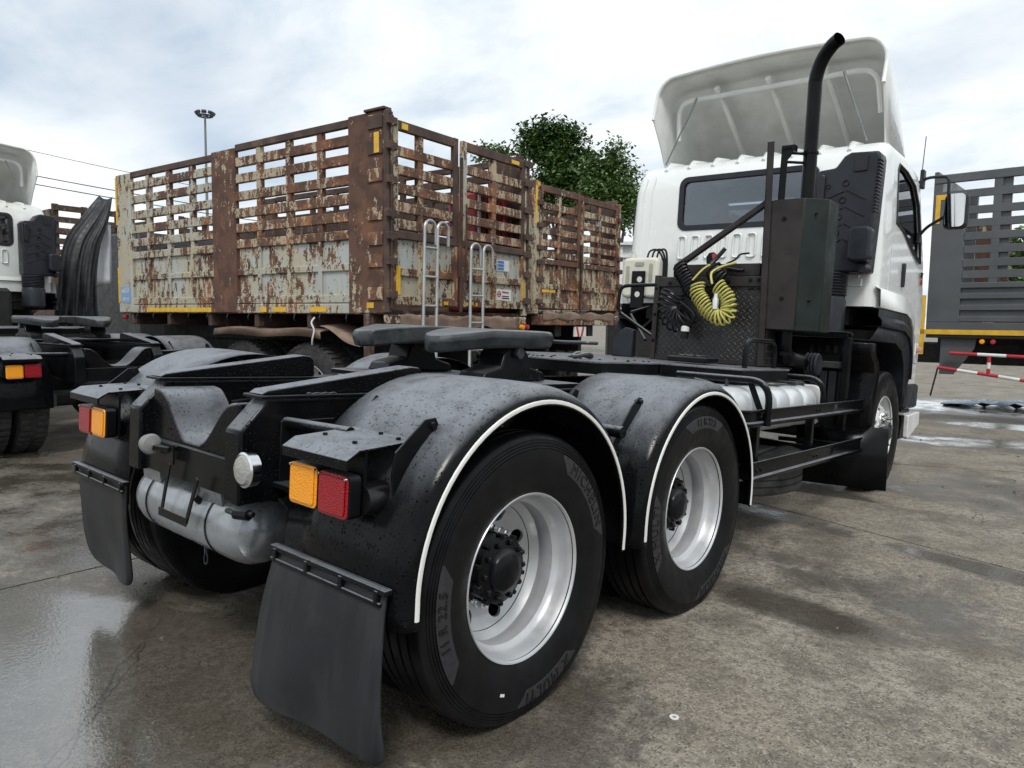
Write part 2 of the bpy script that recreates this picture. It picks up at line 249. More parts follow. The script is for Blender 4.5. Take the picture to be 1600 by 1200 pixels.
# ---------------------------------------------------------------- mesh helpers
class MB:
    def __init__(s): s.v = []; s.f = []
    def add(s, v, f):
        o = len(s.v); s.v += [tuple(x) for x in v]; s.f += [tuple(i+o for i in q) for q in f]; return s
    def box(s, c, d, rot=None, ch=.0):
        h = [x/2 for x in d]; ch = min(ch, min(h)*.45); M_ = rot.to_matrix() if rot else None; C = Vector(c)
        def P(x, y, z):
            p = Vector((x, y, z)); p = M_ @ p if M_ else p; return p + C
        if ch <= 0:
            v = [P(h[0]*i, h[1]*j, h[2]*k) for i in (-1, 1) for j in (-1, 1) for k in (-1, 1)]
            return s.add(v, [(0, 1, 3, 2), (4, 6, 7, 5), (0, 4, 5, 1), (2, 3, 7, 6), (0, 2, 6, 4), (1, 5, 7, 3)])
        v = []; idx = {}
        for i in (-1, 1):
            for j in (-1, 1):
                for k in (-1, 1):
                    sg = (i, j, k)
                    for a in range(3):
                        idx[sg+(a,)] = len(v); v.append(P(*[sg[n]*(h[n] if n == a else h[n]-ch) for n in range(3)]))
        f = []
        for a in range(3):
            b, c_ = (a+1) % 3, (a+2) % 3
            for sa in (-1, 1):
                q = []
                for sb, sc in ((-1, -1), (1, -1), (1, 1), (-1, 1)):
                    g = [0]*3; g[a] = sa; g[b] = sb; g[c_] = sc; q.append(idx[tuple(g)+(a,)])
                f.append(q)
            for sb in (-1, 1):
                for sc in (-1, 1):
                    q = []
                    for sa in (-1, 1):
                        g = [0]*3; g[a] = sa; g[b] = sb; g[c_] = sc; q.append((idx[tuple(g)+(b,)], idx[tuple(g)+(c_,)]))
                    f.append((q[0][0], q[0][1], q[1][1], q[1][0]))
        for i in (-1, 1):
            for j in (-1, 1):
                for k in (-1, 1): f.append((idx[(i, j, k, 0)], idx[(i, j, k, 1)], idx[(i, j, k, 2)]))
        return s.add(v, f)
    def span(s, a, b, ch=.0): return s.box([(x+y)/2 for x, y in zip(a, b)], [abs(y-x) for x, y in zip(a, b)], ch=ch)
    def prism(s, pts, axis, a, b):
        n = len(pts)
        def P(q, t): return {'x': (t, q[0], q[1]), 'y': (q[0], t, q[1]), 'z': (q[0], q[1], t)}[axis]
        v = [P(q, a) for q in pts] + [P(q, b) for q in pts]
        f = [tuple(range(n))[::-1], tuple(range(n, 2*n))] + [(i, (i+1) % n, n+(i+1) % n, n+i) for i in range(n)]
        return s.add(v, f)
    def tube(s, path, r, n=10, closed=False, caps=True):
        P = [Vector(p) for p in path]; m = len(P); v = []; up = None
        rr = r if isinstance(r, (list, tuple)) else [r]*m
        for i in range(m):
            if closed: t = (P[(i+1) % m]-P[i-1])
            else: t = (P[min(i+1, m-1)]-P[max(i-1, 0)])
            t.normalize()
            if up is None: up = Vector((0, 0, 1)) if abs(t.z) < .9 else Vector((1, 0, 0))
            up = (up - t*up.dot(t)).normalized(); w = t.cross(up)
            for k in range(n):
                a = 2*PI*k/n; v.append(P[i] + (up*math.cos(a) + w*math.sin(a))*rr[i])
        f = []
        for i in range(m if closed else m-1):
            for k in range(n):
                j = (i+1) % m; f.append((i*n+k, i*n+(k+1) % n, j*n+(k+1) % n, j*n+k))
        if caps and not closed: f += [tuple(range(n))[::-1], tuple(range((m-1)*n, m*n))]
        return s.add(v, f)
    def lathe(s, prof, axis='x', c=(0, 0, 0), n=48, closed=False, caps=False):
        v = []; f = []; m = len(prof)
        for k in range(n):
            a = 2*PI*k/n; ca, sa = math.cos(a), math.sin(a)
            for (t, r) in prof:
                v.append({'x': (c[0]+t, c[1]+r*ca, c[2]+r*sa), 'y': (c[0]+r*sa, c[1]+t, c[2]+r*ca), 'z': (c[0]+r*ca, c[1]+r*sa, c[2]+t)}[axis])
        for k in range(n):
            j = (k+1) % n
            for i in range(m if closed else m-1): f.append((k*m+i, k*m+(i+1) % m, j*m+(i+1) % m, j*m+i))
        if caps: f += [tuple(k*m for k in range(n)), tuple(k*m+m-1 for k in range(n))[::-1]]
        return s.add(v, f)
    def grid(s, rows):
        m, n = len(rows), len(rows[0]); return s.add([p for r_ in rows for p in r_], [(i*n+j, i*n+j+1, (i+1)*n+j+1, (i+1)*n+j) for i in range(m-1) for j in range(n-1)])
    def mesh(s, name, mat, ang=32, recalc=True):
        me = bpy.data.meshes.new(name); me.from_pydata(s.v, [], s.f)
        bm = bmesh.new(); bm.from_mesh(me)
        if recalc: bmesh.ops.recalc_face_normals(bm, faces=bm.faces)
        lim = R(ang)
        for fc in bm.faces: fc.smooth = True
        for ed in bm.edges:
            if len(ed.link_faces) == 2 and ed.calc_face_angle(0) > lim: ed.smooth = False
        bm.to_mesh(me); bm.free(); me.materials.append(mat); return me
def place(name, me, parent=None, loc=(0, 0, 0), rot=None, label=None):
    o = bpy.data.objects.new(name, me); COL.objects.link(o); o.location = loc
    if rot: o.rotation_euler = rot
    if parent: o.parent = parent
    if label: o['label'] = label
    return o
def part(name, mb, mat, parent, bevel=0, solid=0, ang=32, label=None, seg=2, recalc=True):
    o = place(name, mb.mesh(name, mat, ang, recalc), parent, label=label)
    if solid:
        m = o.modifiers.new('thickness', 'SOLIDIFY'); m.thickness = abs(solid); m.offset = -1 if solid > 0 else 1
    if bevel:
        m = o.modifiers.new('edge', 'BEVEL'); m.width = bevel; m.segments = seg; m.limit_method = 'ANGLE'; m.angle_limit = R(40)
    return o
def split_part(name, mb, mat, parent, ang=32):
    par = list(range(len(mb.v)))
    def find(a):
        while par[a] != a: par[a] = par[par[a]]; a = par[a]
        return a
    for f in mb.f:
        r0 = find(f[0])
        for k in f[1:]: par[find(k)] = r0
    groups = {}
    for i, f in enumerate(mb.f): groups.setdefault(find(f[0]), []).append(f)
    out = []
    for fs in groups.values():
        ids = sorted({i for f in fs for i in f}); mp = {a: b for b, a in enumerate(ids)}
        out.append(part(name, MB().add([mb.v[i] for i in ids], [tuple(mp[i] for i in f) for f in fs]), mat, parent, ang=ang))
    return out
def thing(name, label, cat, M_=None, group=None):
    o = bpy.data.objects.new(name, None); COL.objects.link(o); o.empty_display_size = .2
    if M_ is not None: o.matrix_world = M_
    o['label'] = label; o['category'] = cat
    if group: o['group'] = group
    return o
def tag(o, label, cat, group=None):
    o['label'] = label; o['category'] = cat
    if group: o['group'] = group
    return o
def text_pts(body, size, extr=0.0, spacing=1.0):
    c = bpy.data.curves.new('t', 'FONT'); c.body = body; c.size = size; c.extrude = extr; c.align_x = 'CENTER'; c.align_y = 'CENTER'; c.space_character = spacing; c.resolution_u = 3
    o = bpy.data.objects.new('t', c); COL.objects.link(o); dg = bpy.context.evaluated_depsgraph_get(); me = bpy.data.meshes.new_from_object(o.evaluated_get(dg))
    v = [tuple(x.co) for x in me.vertices]; f = [tuple(p.vertices) for p in me.polygons]
    bpy.data.objects.remove(o); bpy.data.curves.remove(c); bpy.data.meshes.remove(me); return v, f
T_MICH = text_pts('MICHELIN', .062, .0022, 1.2); T_MULTI = text_pts('X MULTI', .060, .0022, 1.2); T_SIZE = text_pts('11 R 22.5', .048, .0022, 1.1)
T_GXZ = text_pts('GXZ', .075, .002); T_360 = text_pts('360', .075, .002)
T_TH1 = text_pts('\u0e41\u0e01\u0e4a\u0e42\u0e01\u0e49', .15, .001); T_TH2 = text_pts('\u0e1a\u0e23\u0e34\u0e01\u0e32\u0e23', .11, .001)
def boolean(me_a, cutters, mat):
    a = bpy.data.objects.new('a', me_a); COL.objects.link(a); cs = []
    for mc in cutters:
        c = bpy.data.objects.new('c', mc); COL.objects.link(c); cs.append(c)
        m = a.modifiers.new('b', 'BOOLEAN'); m.operation = 'DIFFERENCE'; m.object = c; m.solver = 'EXACT'
    dg = bpy.context.evaluated_depsgraph_get(); me = bpy.data.meshes.new_from_object(a.evaluated_get(dg))
    for o in cs + [a]: bpy.data.objects.remove(o)
    bm = bmesh.new(); bm.from_mesh(me)
    for fc in bm.faces: fc.smooth = True
    for ed in bm.edges:
        if len(ed.link_faces) == 2 and ed.calc_face_angle(0) > R(30): ed.smooth = False
    bm.to_mesh(me); bm.free(); me.materials.clear(); me.materials.append(mat); return me
def rrect(x0, x1, z0, z1, r, n=5):
    out = []
    for cx, cz, a0 in ((x1-r, z1-r, 0), (x0+r, z1-r, 90), (x0+r, z0+r, 180), (x1-r, z0+r, 270)):
        for i in range(n+1): a = R(a0+90*i/n); out.append((cx+r*math.cos(a), cz+r*math.sin(a)))
    return out
def arc(c, r, a0, a1, n): return [(c[0]+r*math.cos(R(a0+(a1-a0)*i/n)), c[1]+r*math.sin(R(a0+(a1-a0)*i/n))) for i in range(n+1)]
def smooth_path(pts, n=6):
    P = [Vector(p) for p in pts]; out = []
    for i in range(len(P)-1):
        p0, p1, p2, p3 = P[max(i-1, 0)], P[i], P[i+1], P[min(i+2, len(P)-1)]
        for k in range(n):
            t = k/n; out.append(.5*((2*p1)+(p2-p0)*t+(2*p0-5*p1+4*p2-p3)*t*t+(3*p1-p0-3*p2+p3)*t**3))
    out.append(P[-1]); return out
def fillet(pts, r, n=5):
    P = [Vector(p) for p in pts]; out = [P[0]]
    for i in range(1, len(P)-1):
        a = (P[i-1]-P[i]); b = (P[i+1]-P[i]); d = min(r, a.length*.49, b.length*.49); A = P[i]+a.normalized()*d; B = P[i]+b.normalized()*d
        for k in range(n+1):
            t = k/n; out.append((1-t)**2*A + 2*t*(1-t)*P[i] + t*t*B)
    out.append(P[-1]); return out

# ---------------------------------------------------------------- ground
g = place('ground', MB().add([(-400, -400, -.03), (400, -400, -.03), (400, 500, -.03), (-400, 500, -.03)], [(0, 1, 2, 3)]).mesh('ground', GROUND)); g['kind'] = 'structure'
yard = bpy.data.objects.new('yard_pavement', None); COL.objects.link(yard); yard['kind'] = 'structure'
place('joint_bed', MB().add([(-31, -12, -.022), (14, -12, -.022), (14, 46, -.022), (-31, 46, -.022)], [(0, 1, 2, 3)]).mesh('joint_bed', JOINT), yard)
xs = [-31, -21.5, -16.5, -11.5, -6.55, -1.55, 3.45, 8.5, 14]
def row(k, x):
    xc = max(-1.55, min(3.45, x))
    return [-12, -6.2, -1.9 if False else -2.3, 3.78-.30*xc, 5.75+.41*xc, 8.36+.30*xc, 13.5, 18.5, 24, 32, 46][k]
for i in range(len(xs)-1):
    for k in range(10):
        gp = .011
        x0, x1 = xs[i]+gp, xs[i+1]-gp
        dz = random.uniform(-.0012, .0012)
        q = [(x0, row(k, x0)+gp), (x1, row(k, x1)+gp), (x1, row(k+1, x1)-gp), (x0, row(k+1, x0)-gp)]
        m = MB(); m.add([(x, y, dz) for x, y in q] + [(x, y, -.02) for x, y in q], [(0, 1, 2, 3), (0, 4, 5, 1), (1, 5, 6, 2), (2, 6, 7, 3), (3, 7, 4, 0)])
        place('concrete_slab', m.mesh('concrete_slab', GROUND), yard)

# ---------------------------------------------------------------- wheels
def tyre_profile(lug=False):
    o = [(.108, .290), (.117, .303), (.124, .32), (.133, .35), (.1385, .385), (.140, .41), (.139, .435), (.1365, .456), (.1330, .4568), (.1326, .4602), (.1358, .4610), (.1345, .4660), (.1310, .4668), (.1306, .4702), (.1335, .4710), (.1322, .4760), (.1285, .4768), (.1281, .4802), (.1308, .4810), (.1295, .4860), (.1262, .4868), (.1258, .4902), (.1270, .4910), (.124, .497), (.121, .5035), (.114, .509), (.106, .512)]
    t = []
    for gpos in (.068, .024, -.024, -.068):
        t += [(gpos+.006, .5145), (gpos+.004, .502), (gpos-.004, .502), (gpos-.006, .5145)]
    return o + t + [(-a, r) for a, r in o[::-1]]
def sidewall(r):
    o = [(.290, .108), (.32, .124), (.35, .133), (.385, .1385), (.41, .140), (.435, .139), (.46, .135), (.48, .131)]
    for (r0, a0), (r1, a1) in zip(o, o[1:]):
        if r <= r1: return a0+(a1-a0)*(r-r0)/(r1-r0)
    return .128
def flat_bottom(mb, z=-.4985):
    mb.v = [(x, y, z if p < z else p) for x, y, p in mb.v]; return mb
def lug_tyre():
    m = MB().lathe([(a, min(r, .500)) for a, r in tyre_profile()], 'x', n=72, closed=True)
    for k in range(44):
        a = 2*PI*k/44
        for s_ in (1, -1):
            aa = a+(PI/44 if s_ < 0 else 0)
            m.box((s_*.068, .502*math.cos(aa), .502*math.sin(aa)), (.095, .042, .028), Euler((aa-PI/2, 0, 0)), .004)
            m.box((s_*.118, .482*math.cos(aa), .482*math.sin(aa)), (.016, .040, .05), Euler((aa-PI/2, 0, 0)), .004)
    return flat_bottom(m)
ME = {}
ME['tyre'] = flat_bottom(MB().lathe(tyre_profile(), 'x', n=112, closed=True)).mesh('tyre', RUBBER, 28)
ME['lugtyre'] = lug_tyre().mesh('tyre', TREAD, 28)
def disc_ring(prof, nh, rh, r0, r1, hole_r):
    # annular disc with nh round holes; x given by prof(r)
    m = MB(); K = 28
    for s_ in range(nh):
        a0 = 2*PI*s_/nh+R(19); da = PI/nh; rc = (r0+r1)/2; hr = (r1-r0)/2
        ring_o, ring_i, ring_b = [], [], []
        for k in range(K):
            ph = 2*PI*k/K + PI/4; cx, sx_ = math.cos(ph), math.sin(ph); mxx = max(abs(cx), abs(sx_))
            u, v = cx/mxx, sx_/mxx
            rr, aa = rc+hr*v, a0+da*u; ring_o.append((prof(rr), rr*math.cos(aa), rr*math.sin(aa)))
            hy, hz = hole_r*cx, hole_r*sx_; rr2 = rh+hz; aa2 = a0+hy/rh
            ring_i.append((prof(rr2), rr2*math.cos(aa2), rr2*math.sin(aa2))); ring_b.append((prof(rr2)-.012, rr2*math.cos(aa2), rr2*math.sin(aa2)))
        m.add(ring_o+ring_i+ring_b, [(k, (k+1) % K, K+(k+1) % K, K+k) for k in range(K)] + [(K+k, K+(k+1) % K, 2*K+(k+1) % K, 2*K+k) for k in range(K)])
    return m
def dish(r):  # outer dual wheel: disc face deep inside
    pts = [(.10, -.095), (.165, -.095), (.20, -.091), (.222, -.080), (.240, -.062)]
    for (a, b), (c, d) in zip(pts, pts[1:]):
        if r <= c: return b+(d-b)*(max(r, a)-a)/(c-a)
    return -.062
rim = disc_ring(dish, 8, .196, .150, .236, .030)
rim.lathe([(.112, .289), (.119, .294), (.1205, .2985), (.117, .3005), (.111, .2985), (.106, .288), (.085, .2795), (.060, .277), (.045, .268), (.036, .257), (.012, .2535), (-.012, .2535), (-.024, .260), (-.034, .262), (-.044, .254), (-.054, .245), (-.062, .2365)], 'x', n=96)
rim.lathe([(-.062, .236), (-.12, .277), (-.13, .287), (-.14, .297)], 'x', n=48)
rim.lathe([(dish(.1505), .1505), (-.095, .10)], 'x', n=48)
ME['rim'] = rim.mesh('wheel', SILVER, 30, recalc=False)
ME['rimback'] = MB().lathe([(.112, .289), (.12, .2985), (.06, .277), (.03, .255), (-.03, .255), (-.06, .27), (-.10, .24), (-.10, .10)], 'x', n=40).mesh('wheel', DARK)
hub = MB().lathe([(-.145, .128), (-.128, .128), (-.122, .118), (-.06, .116), (-.052, .122), (-.040, .122), (-.036, .112), (-.028, .082), (-.012, .078), (-.004, .070), (.006, .045), (.009, .0)], 'x', n=48)
for k in range(10):
    a = 2*PI*k/10; hub.lathe([(-.045, .0105), (-.021, .0105), (-.018, .007), (-.018, 0)], 'x', (0, .103*math.cos(a), .103*math.sin(a)), 6)
for k in range(10):
    a = 2*PI*(k+.5)/10; hub.box((-.05, .122*math.cos(a), .122*math.sin(a)), (.03, .024, .016), Euler((a, 0, 0)), .003)
hub.v = [(x+.042, y, z) for x, y, z in hub.v]; ME['hub'] = hub.mesh('hub', BLACK)
nut = MB()
nut.lathe([(-.146, .0), (-.146, .021), (-.140, .021), (-.138, .0165), (-.113, .0155), (-.110, .010), (-.098, .009), (-.097, 0)], 'x', n=6); nut.v = [(x+.05, y, z) for x, y, z in nut.v]; ME['nut'] = nut.mesh('wheel_nut', CHROME)
# front steer wheel: disc bulging outwards
def fdish(r):
    pts = [(.10, .115), (.165, .112), (.20, .100), (.225, .075), (.240, .05)]
    for (a, b), (c, d) in zip(pts, pts[1:]):
        if r <= c: return b+(d-b)*(max(r, a)-a)/(c-a)
    return .05
fr = disc_ring(fdish, 8, .200, .165, .236, .022)
fr.lathe([(.112, .289), (.119, .294), (.1205, .2985), (.117, .3005), (.111, .2985), (.106, .288), (.085, .2795), (.060, .277), (.05, .26), (.05, .236)], 'x', n=80); fr.lathe([(fdish(.1655), .1655), (.115, .06)], 'x', n=48)
ME['frim'] = fr.mesh('wheel', paint('pale wheel paint', (.72, .73, .72), .35, metal=.3, var=.06, dirt=.3, dirtcol=(.4, .37, .34)), 30, recalc=False)
ME['fhub'] = MB().lathe([(.11, .105), (.125, .105), (.13, .085), (.165, .08), (.178, .06), (.182, 0)], 'x', n=32).mesh('hub', STEEL)
fn_ = MB()
for k in range(1): fn_.lathe([(.112, 0), (.112, .02), (.118, .02), (.12, .016), (.145, .015), (.148, .009), (.162, .008), (.163, 0)], 'x', n=6)
ME['fnut'] = fn_.mesh('wheel_nut', CHROME)
def bend_text(tv, rad, ang):  # text on the sidewall, tops outward, reading clockwise as seen from +x
    v, f = tv; out = []
    for (tx, ty, tz) in v:
        r_ = rad+ty; a = ang - tx/rad
        out.append((sidewall(r_)+.0008+tz+.0015, r_*math.cos(a), r_*math.sin(a)))
    return out, f
def band_mesh(a0, a1, r0=.396, r1=.4545):
    m = MB(); rows = []
    n = 26
    for i in range(n+1):
        a = R(a0+(a1-a0)*i/n); e_ = min(1, min(i, n-i)/3.0); rm = .445
        ra = rm-(rm-r0)*e_; rb = r1
        rows.append([(sidewall(ra+(rb-ra)*k/4)+.0011, (ra+(rb-ra)*k/4)*math.cos(a), (ra+(rb-ra)*k/4)*math.sin(a)) for k in range(5)])
    return m.grid(rows).mesh('sidewall_band', BAND)
def lettering(rot, w):
    for tv, ang in ((T_MICH, 36), (T_SIZE, 184), (T_MULTI, 285)): split_part('tyre_letter', MB().add(*bend_text(tv, .428, R(ang+rot))), LETTER, w)
def wheel(parent, Wm, kind, label=None, rot=0):
    mesh = {'dual': 'rim', 'inner': 'rimback', 'front': 'frim', 'lug': 'rim', 'luginner': 'rimback'}[kind]
    w = place('wheel', ME[mesh], parent, label=label); w.matrix_basis = Wm
    place('tyre', ME['lugtyre' if 'lug' in kind else 'tyre'], w)
    if kind in ('dual', 'lug', 'front'):
        place('hub', ME['fhub' if kind == 'front' else 'hub'], w)
        rr = .142 if kind != 'front' else .14
        for k in range(10):
            a = 2*PI*(k+.25)/10; place('wheel_nut', ME['fnut' if kind == 'front' else 'nut'], w, (0, rr*math.cos(a), rr*math.sin(a)))
    if kind == 'dual':
        lettering(rot, w)
        for a0, a1 in ((8, 66), (160, 212), (262, 308)): place('sidewall_band', band_mesh(a0+rot, a1+rot), w)
        if rot == 0:
            a0 = R(248); c_ = .395; place('tyre_sticker', MB().grid([[(sidewall(r_)+.0014, r_*math.cos(a0+d), r_*math.sin(a0+d)) for r_ in (c_-.005, c_+.005)] for d in (-.03, 0, .03)]).mesh('tyre_sticker', WHITEP), w)
    return w

# ---------------------------------------------------------------- tractor pieces (chassis frame: x right, y forward)
FR = .603
def fender_mesh():
    prof = [(.63, .616), (.80, .620), (1.0, .622), (1.12, .621), (1.17, .617), (1.203, .608), (1.226, .593), (1.238, .574), (1.240, .552)]
    rows = []
    N = 40
    for i in range(N+1):
        a = R(184-188*i/N); rows.append([(x, r_*math.cos(a), r_*math.sin(a)) for x, r_ in prof])
    # straight skirts at both ends
    rows = [[(x, y, z-.05) for x, y, z in rows[0]]] + rows + [[(x, y, z-.03) for x, y, z in rows[-1]]]
    return MB().grid(rows)
def trim_mesh():
    rows = []; N = 48
    for i in range(N+1):
        a = R(183-187*i/N)
        rows.append([(x, r_*math.cos(a), r_*math.sin(a)) for x, r_ in ((1.241, .573), (1.246, .571), (1.247, .565), (1.246, .559), (1.241, .557))])
    rows = [[(x, y, z-.03) for x, y, z in rows[0]]] + rows + [[(x, y, z-.02) for x, y, z in rows[-1]]]
    return MB().grid(rows)
ME['fender'] = fender_mesh().mesh('fender', WETBLACK, 40); ME['trim'] = trim_mesh().mesh('edge_trim', TRIM)
def fender(parent, y, z, side, trim=True):
    o = place('fender', ME['fender'], parent, (0, y, z), (0, 0, 0 if side > 0 else PI))
    m = o.modifiers.new('thickness', 'SOLIDIFY'); m.thickness = .006; m.offset = 0
    if trim: place('edge_trim', ME['trim'], o)
    return o
def lamp(parent, name, x, y, z, w, h, mat, label=None):
    m = MB().prism(rrect(x-w/2, x+w/2, z-h/2, z+h/2, .018), 'y', y, y+.045); o = part(name, m, CHROME if False else BLACK, parent, bevel=.004)
    m = MB().prism(rrect(x-w/2+.001, x+w/2-.001, z-h/2+.001, z+h/2-.001, .017), 'y', y-.007, y-.0005); part('lens_rim', m, mat, o, bevel=.003)
    m = MB().prism(rrect(x-w/2+.011, x+w/2-.011, z-h/2+.011, z+h/2-.011, .010), 'y', y-.012, y-.0075); part('lens', m, mat, o, bevel=.002)
    sc = MB()
    for sx in (-1, 1): sc.lathe([(-.009, 0), (-.009, .004), (0, .004)], 'y', (x+sx*(w/2-.009), y-.004, z+h/2-.009), 8)
    split_part('screw', sc, CHROME, o); return o
def bolt(mb, c, r=.012, h=.014, axis='z', n=6):
    s_ = 1
    mb.lathe([(0, 0), (0, r*1.6), (h*.25, r*1.6), (h*.25, r), (h, r*.95), (h*1.05, 0)] if h > 0 else [(0, 0), (0, r*1.6), (h*.25, r*1.6), (h*.25, r), (h, r*.95), (h*1.05, 0)], axis, c, n)

def rear_frame(t, main=True):
    for s_ in (1, -1):
        m = MB().prism([(-.68, .725), (-.68, .985), (-.575, 1.098), (5.6, 1.098), (5.6, .83), (.3, .81), (-.25, .745)], 'x', s_*.345, s_*.452)
        part('chassis_rail', m, WETBLACK if main else BLACK, t, bevel=.010)
        m = MB().prism([(-.60, 1.112), (-.575, 1.128), (.095, 1.216), (.135, 1.212), (.155, 1.195), (.160, 1.165), (.160, 1.112)], 'x', s_*.350, s_*.447)
        o = part('approach_ramp', m, WETBLACK, t, bevel=.006)
        w = MB()
        for yy in (-.42, -.12, .05): w.tube([(s_*.45, yy+.012*k, 1.113+.002*math.sin(k*2.1)) for k in range(12)], .004, 6)
        split_part('weld_bead', w, STEEL, o)
        part('ramp_plate', MB().span((s_*.335, -.61, 1.1), (s_*.465, .55, 1.111)), BLACK, t, bevel=.003)
    pts = [(-.343, .735), (.343, .735), (.343, 1.075)]
    def bowl(x): k = max(0, min(1, (abs(x)-.05)/.25)); return .888+.182*(k*k*(3-2*k))
    pts += [(x, bowl(x)) for x in [.30-.60*i/30 for i in range(31)]] + [(-.343, 1.075)]
    part('rear_crossmember', MB().prism(pts, 'y', -.63, -.36), WETBLACK, t, bevel=.012, ang=50)
    part('crossmember_plate', MB().span((-.343, -.655, .735), (.343, -.632, .87)), BLACK, t, bevel=.004)
    # axles, springs, differential
    for yy, zz_ in ((0.0, .52), (1.30, .575)):
        m = MB().tube([(-.62, yy, zz_), (.62, yy, zz_)], .085, 16).lathe([(-.24, .05), (-.2, .16), (-.06, .235), (.06, .235), (.2, .16), (.24, .05)], 'y', (0, yy, zz_), 24, caps=True)
        part('axle', m, DARK, t)
    for s_ in (1, -1):
        m = MB()
        for k in range(6): m.span((s_*.47, -.1-.0+.09*k, .70-.022*k), (s_*.56, 1.42-.09*k, .718-.022*k))
        part('leaf_spring', m, DARK, t); part('spring_seat', MB().span((s_*.44, .45, .55), (s_*.58, .86, .95), .03), BLACK, t)
    part('cross_tube', MB().tube([(-.36, .66, .93), (.36, .66, .93)], .06, 14), BLACK, t)
    part('gearbox', MB().span((-.24, 1.9, .62), (.24, 3.3, 1.02), .08), DARK, t)

def fifth_wheel(t, cx=0, cy=.80, top=1.402):
    out = []
    hw = .49
    # plan outline with throat open to the rear
    left = [(-.075, .02), (-.085, -.12), (-.15, -.30), (-.20, -.42), (-.27, -.455), (-.33, -.44), (-.40, -.33), (-.455, -.20), (-.485, -.02), (-.475, .18), (-.42, .31), (-.30, .40), (-.12, .435)]
    right = [(-x, y) for x, y in left[::-1]]
    throat = [(.06, .09), (0, .12), (-.06, .09)]
    pts = left + right + throat
    def ring(z, sc=1.0, drop=True):
        v = []
        for x, y in pts:
            zz_ = z - (max(0, -y-.18)*.16 if drop else 0); v.append((cx+x*sc, cy+y*sc, zz_))
        return v
    n = len(pts); m = MB(); r1, r2, r3 = ring(top-.03, 1.0), ring(top, .965), ring(top-.088, .965)
    m.add(r1+r2+r3, [tuple(range(n, 2*n)), tuple(range(2*n, 3*n))[::-1]] + [(i, (i+1) % n, n+(i+1) % n, n+i) for i in range(n)] + [(2*n+i, 2*n+(i+1) % n, (i+1) % n, i) for i in range(n)])
    o = part('fifth_wheel', m, STEEL, t, bevel=.011, seg=2)
    for s_ in (1, -1):
        part('saddle_bracket', MB().prism([(cy-.25, 1.145), (cy+.25, 1.145), (cy+.22, 1.19), (cy+.11, 1.215), (cy+.09, top-.12), (cy+.05, top-.088), (cy-.05, top-.088), (cy-.09, top-.12), (cy-.11, 1.215), (cy-.22, 1.19)], 'x', s_*.26, s_*.43), BLACK, o, bevel=.01)
        part('pivot_pin', MB().tube([(s_*.26, cy, top-.115), (s_*.455, cy, top-.115)], .028, 14), STEEL, o)
        b = MB()
        for yy in (-.19, -.12, .12, .19): bolt(b, (s_*.42, cy+yy, 1.150), .014, .03)
        split_part('bracket_bolt', b, BLACK, o)
    part('release_handle', MB().tube(fillet([(.1, cy+.30, top-.05), (.45, cy+.36, top-.05), (.60, cy+.36, top-.045), (.62, cy+.42, top-.045)], .04), .010, 8), STEEL, o)
    part('lock_jaw', MB().span((cx-.12, cy+.10, top-.10), (cx+.12, cy+.30, top-.065), .02), BLACK, o)
    part('mounting_plate', MB().prism([(-.52, cy-.42), (.52, cy-.42), (.56, cy-.3), (.56, cy+.38), (-.56, cy+.38), (-.56, cy-.3)], 'z', 1.118, 1.142), WETBLACK, t, bevel=.004)
    for s_ in (1, -1):   # folded side angle with trapezoid openings
        a = MB()
        for k in range(3):
            y0 = cy-.22+.18*k
            a.prism([(y0, 1.045), (y0+.035, 1.112), (y0+.125, 1.112), (y0+.16, 1.045), (y0+.148, 1.045), (y0+.118, 1.10), (y0+.042, 1.10), (y0+.012, 1.045)], 'x', s_*.47, s_*.60)
        a.span((s_*.462, cy-.24, 1.035), (s_*.475, cy+.36, 1.115)); a.span((s_*.47, cy-.26, 1.110), (s_*.605, cy+.36, 1.1175))
        part('frame_angle', a, BLACK, t)
    return o

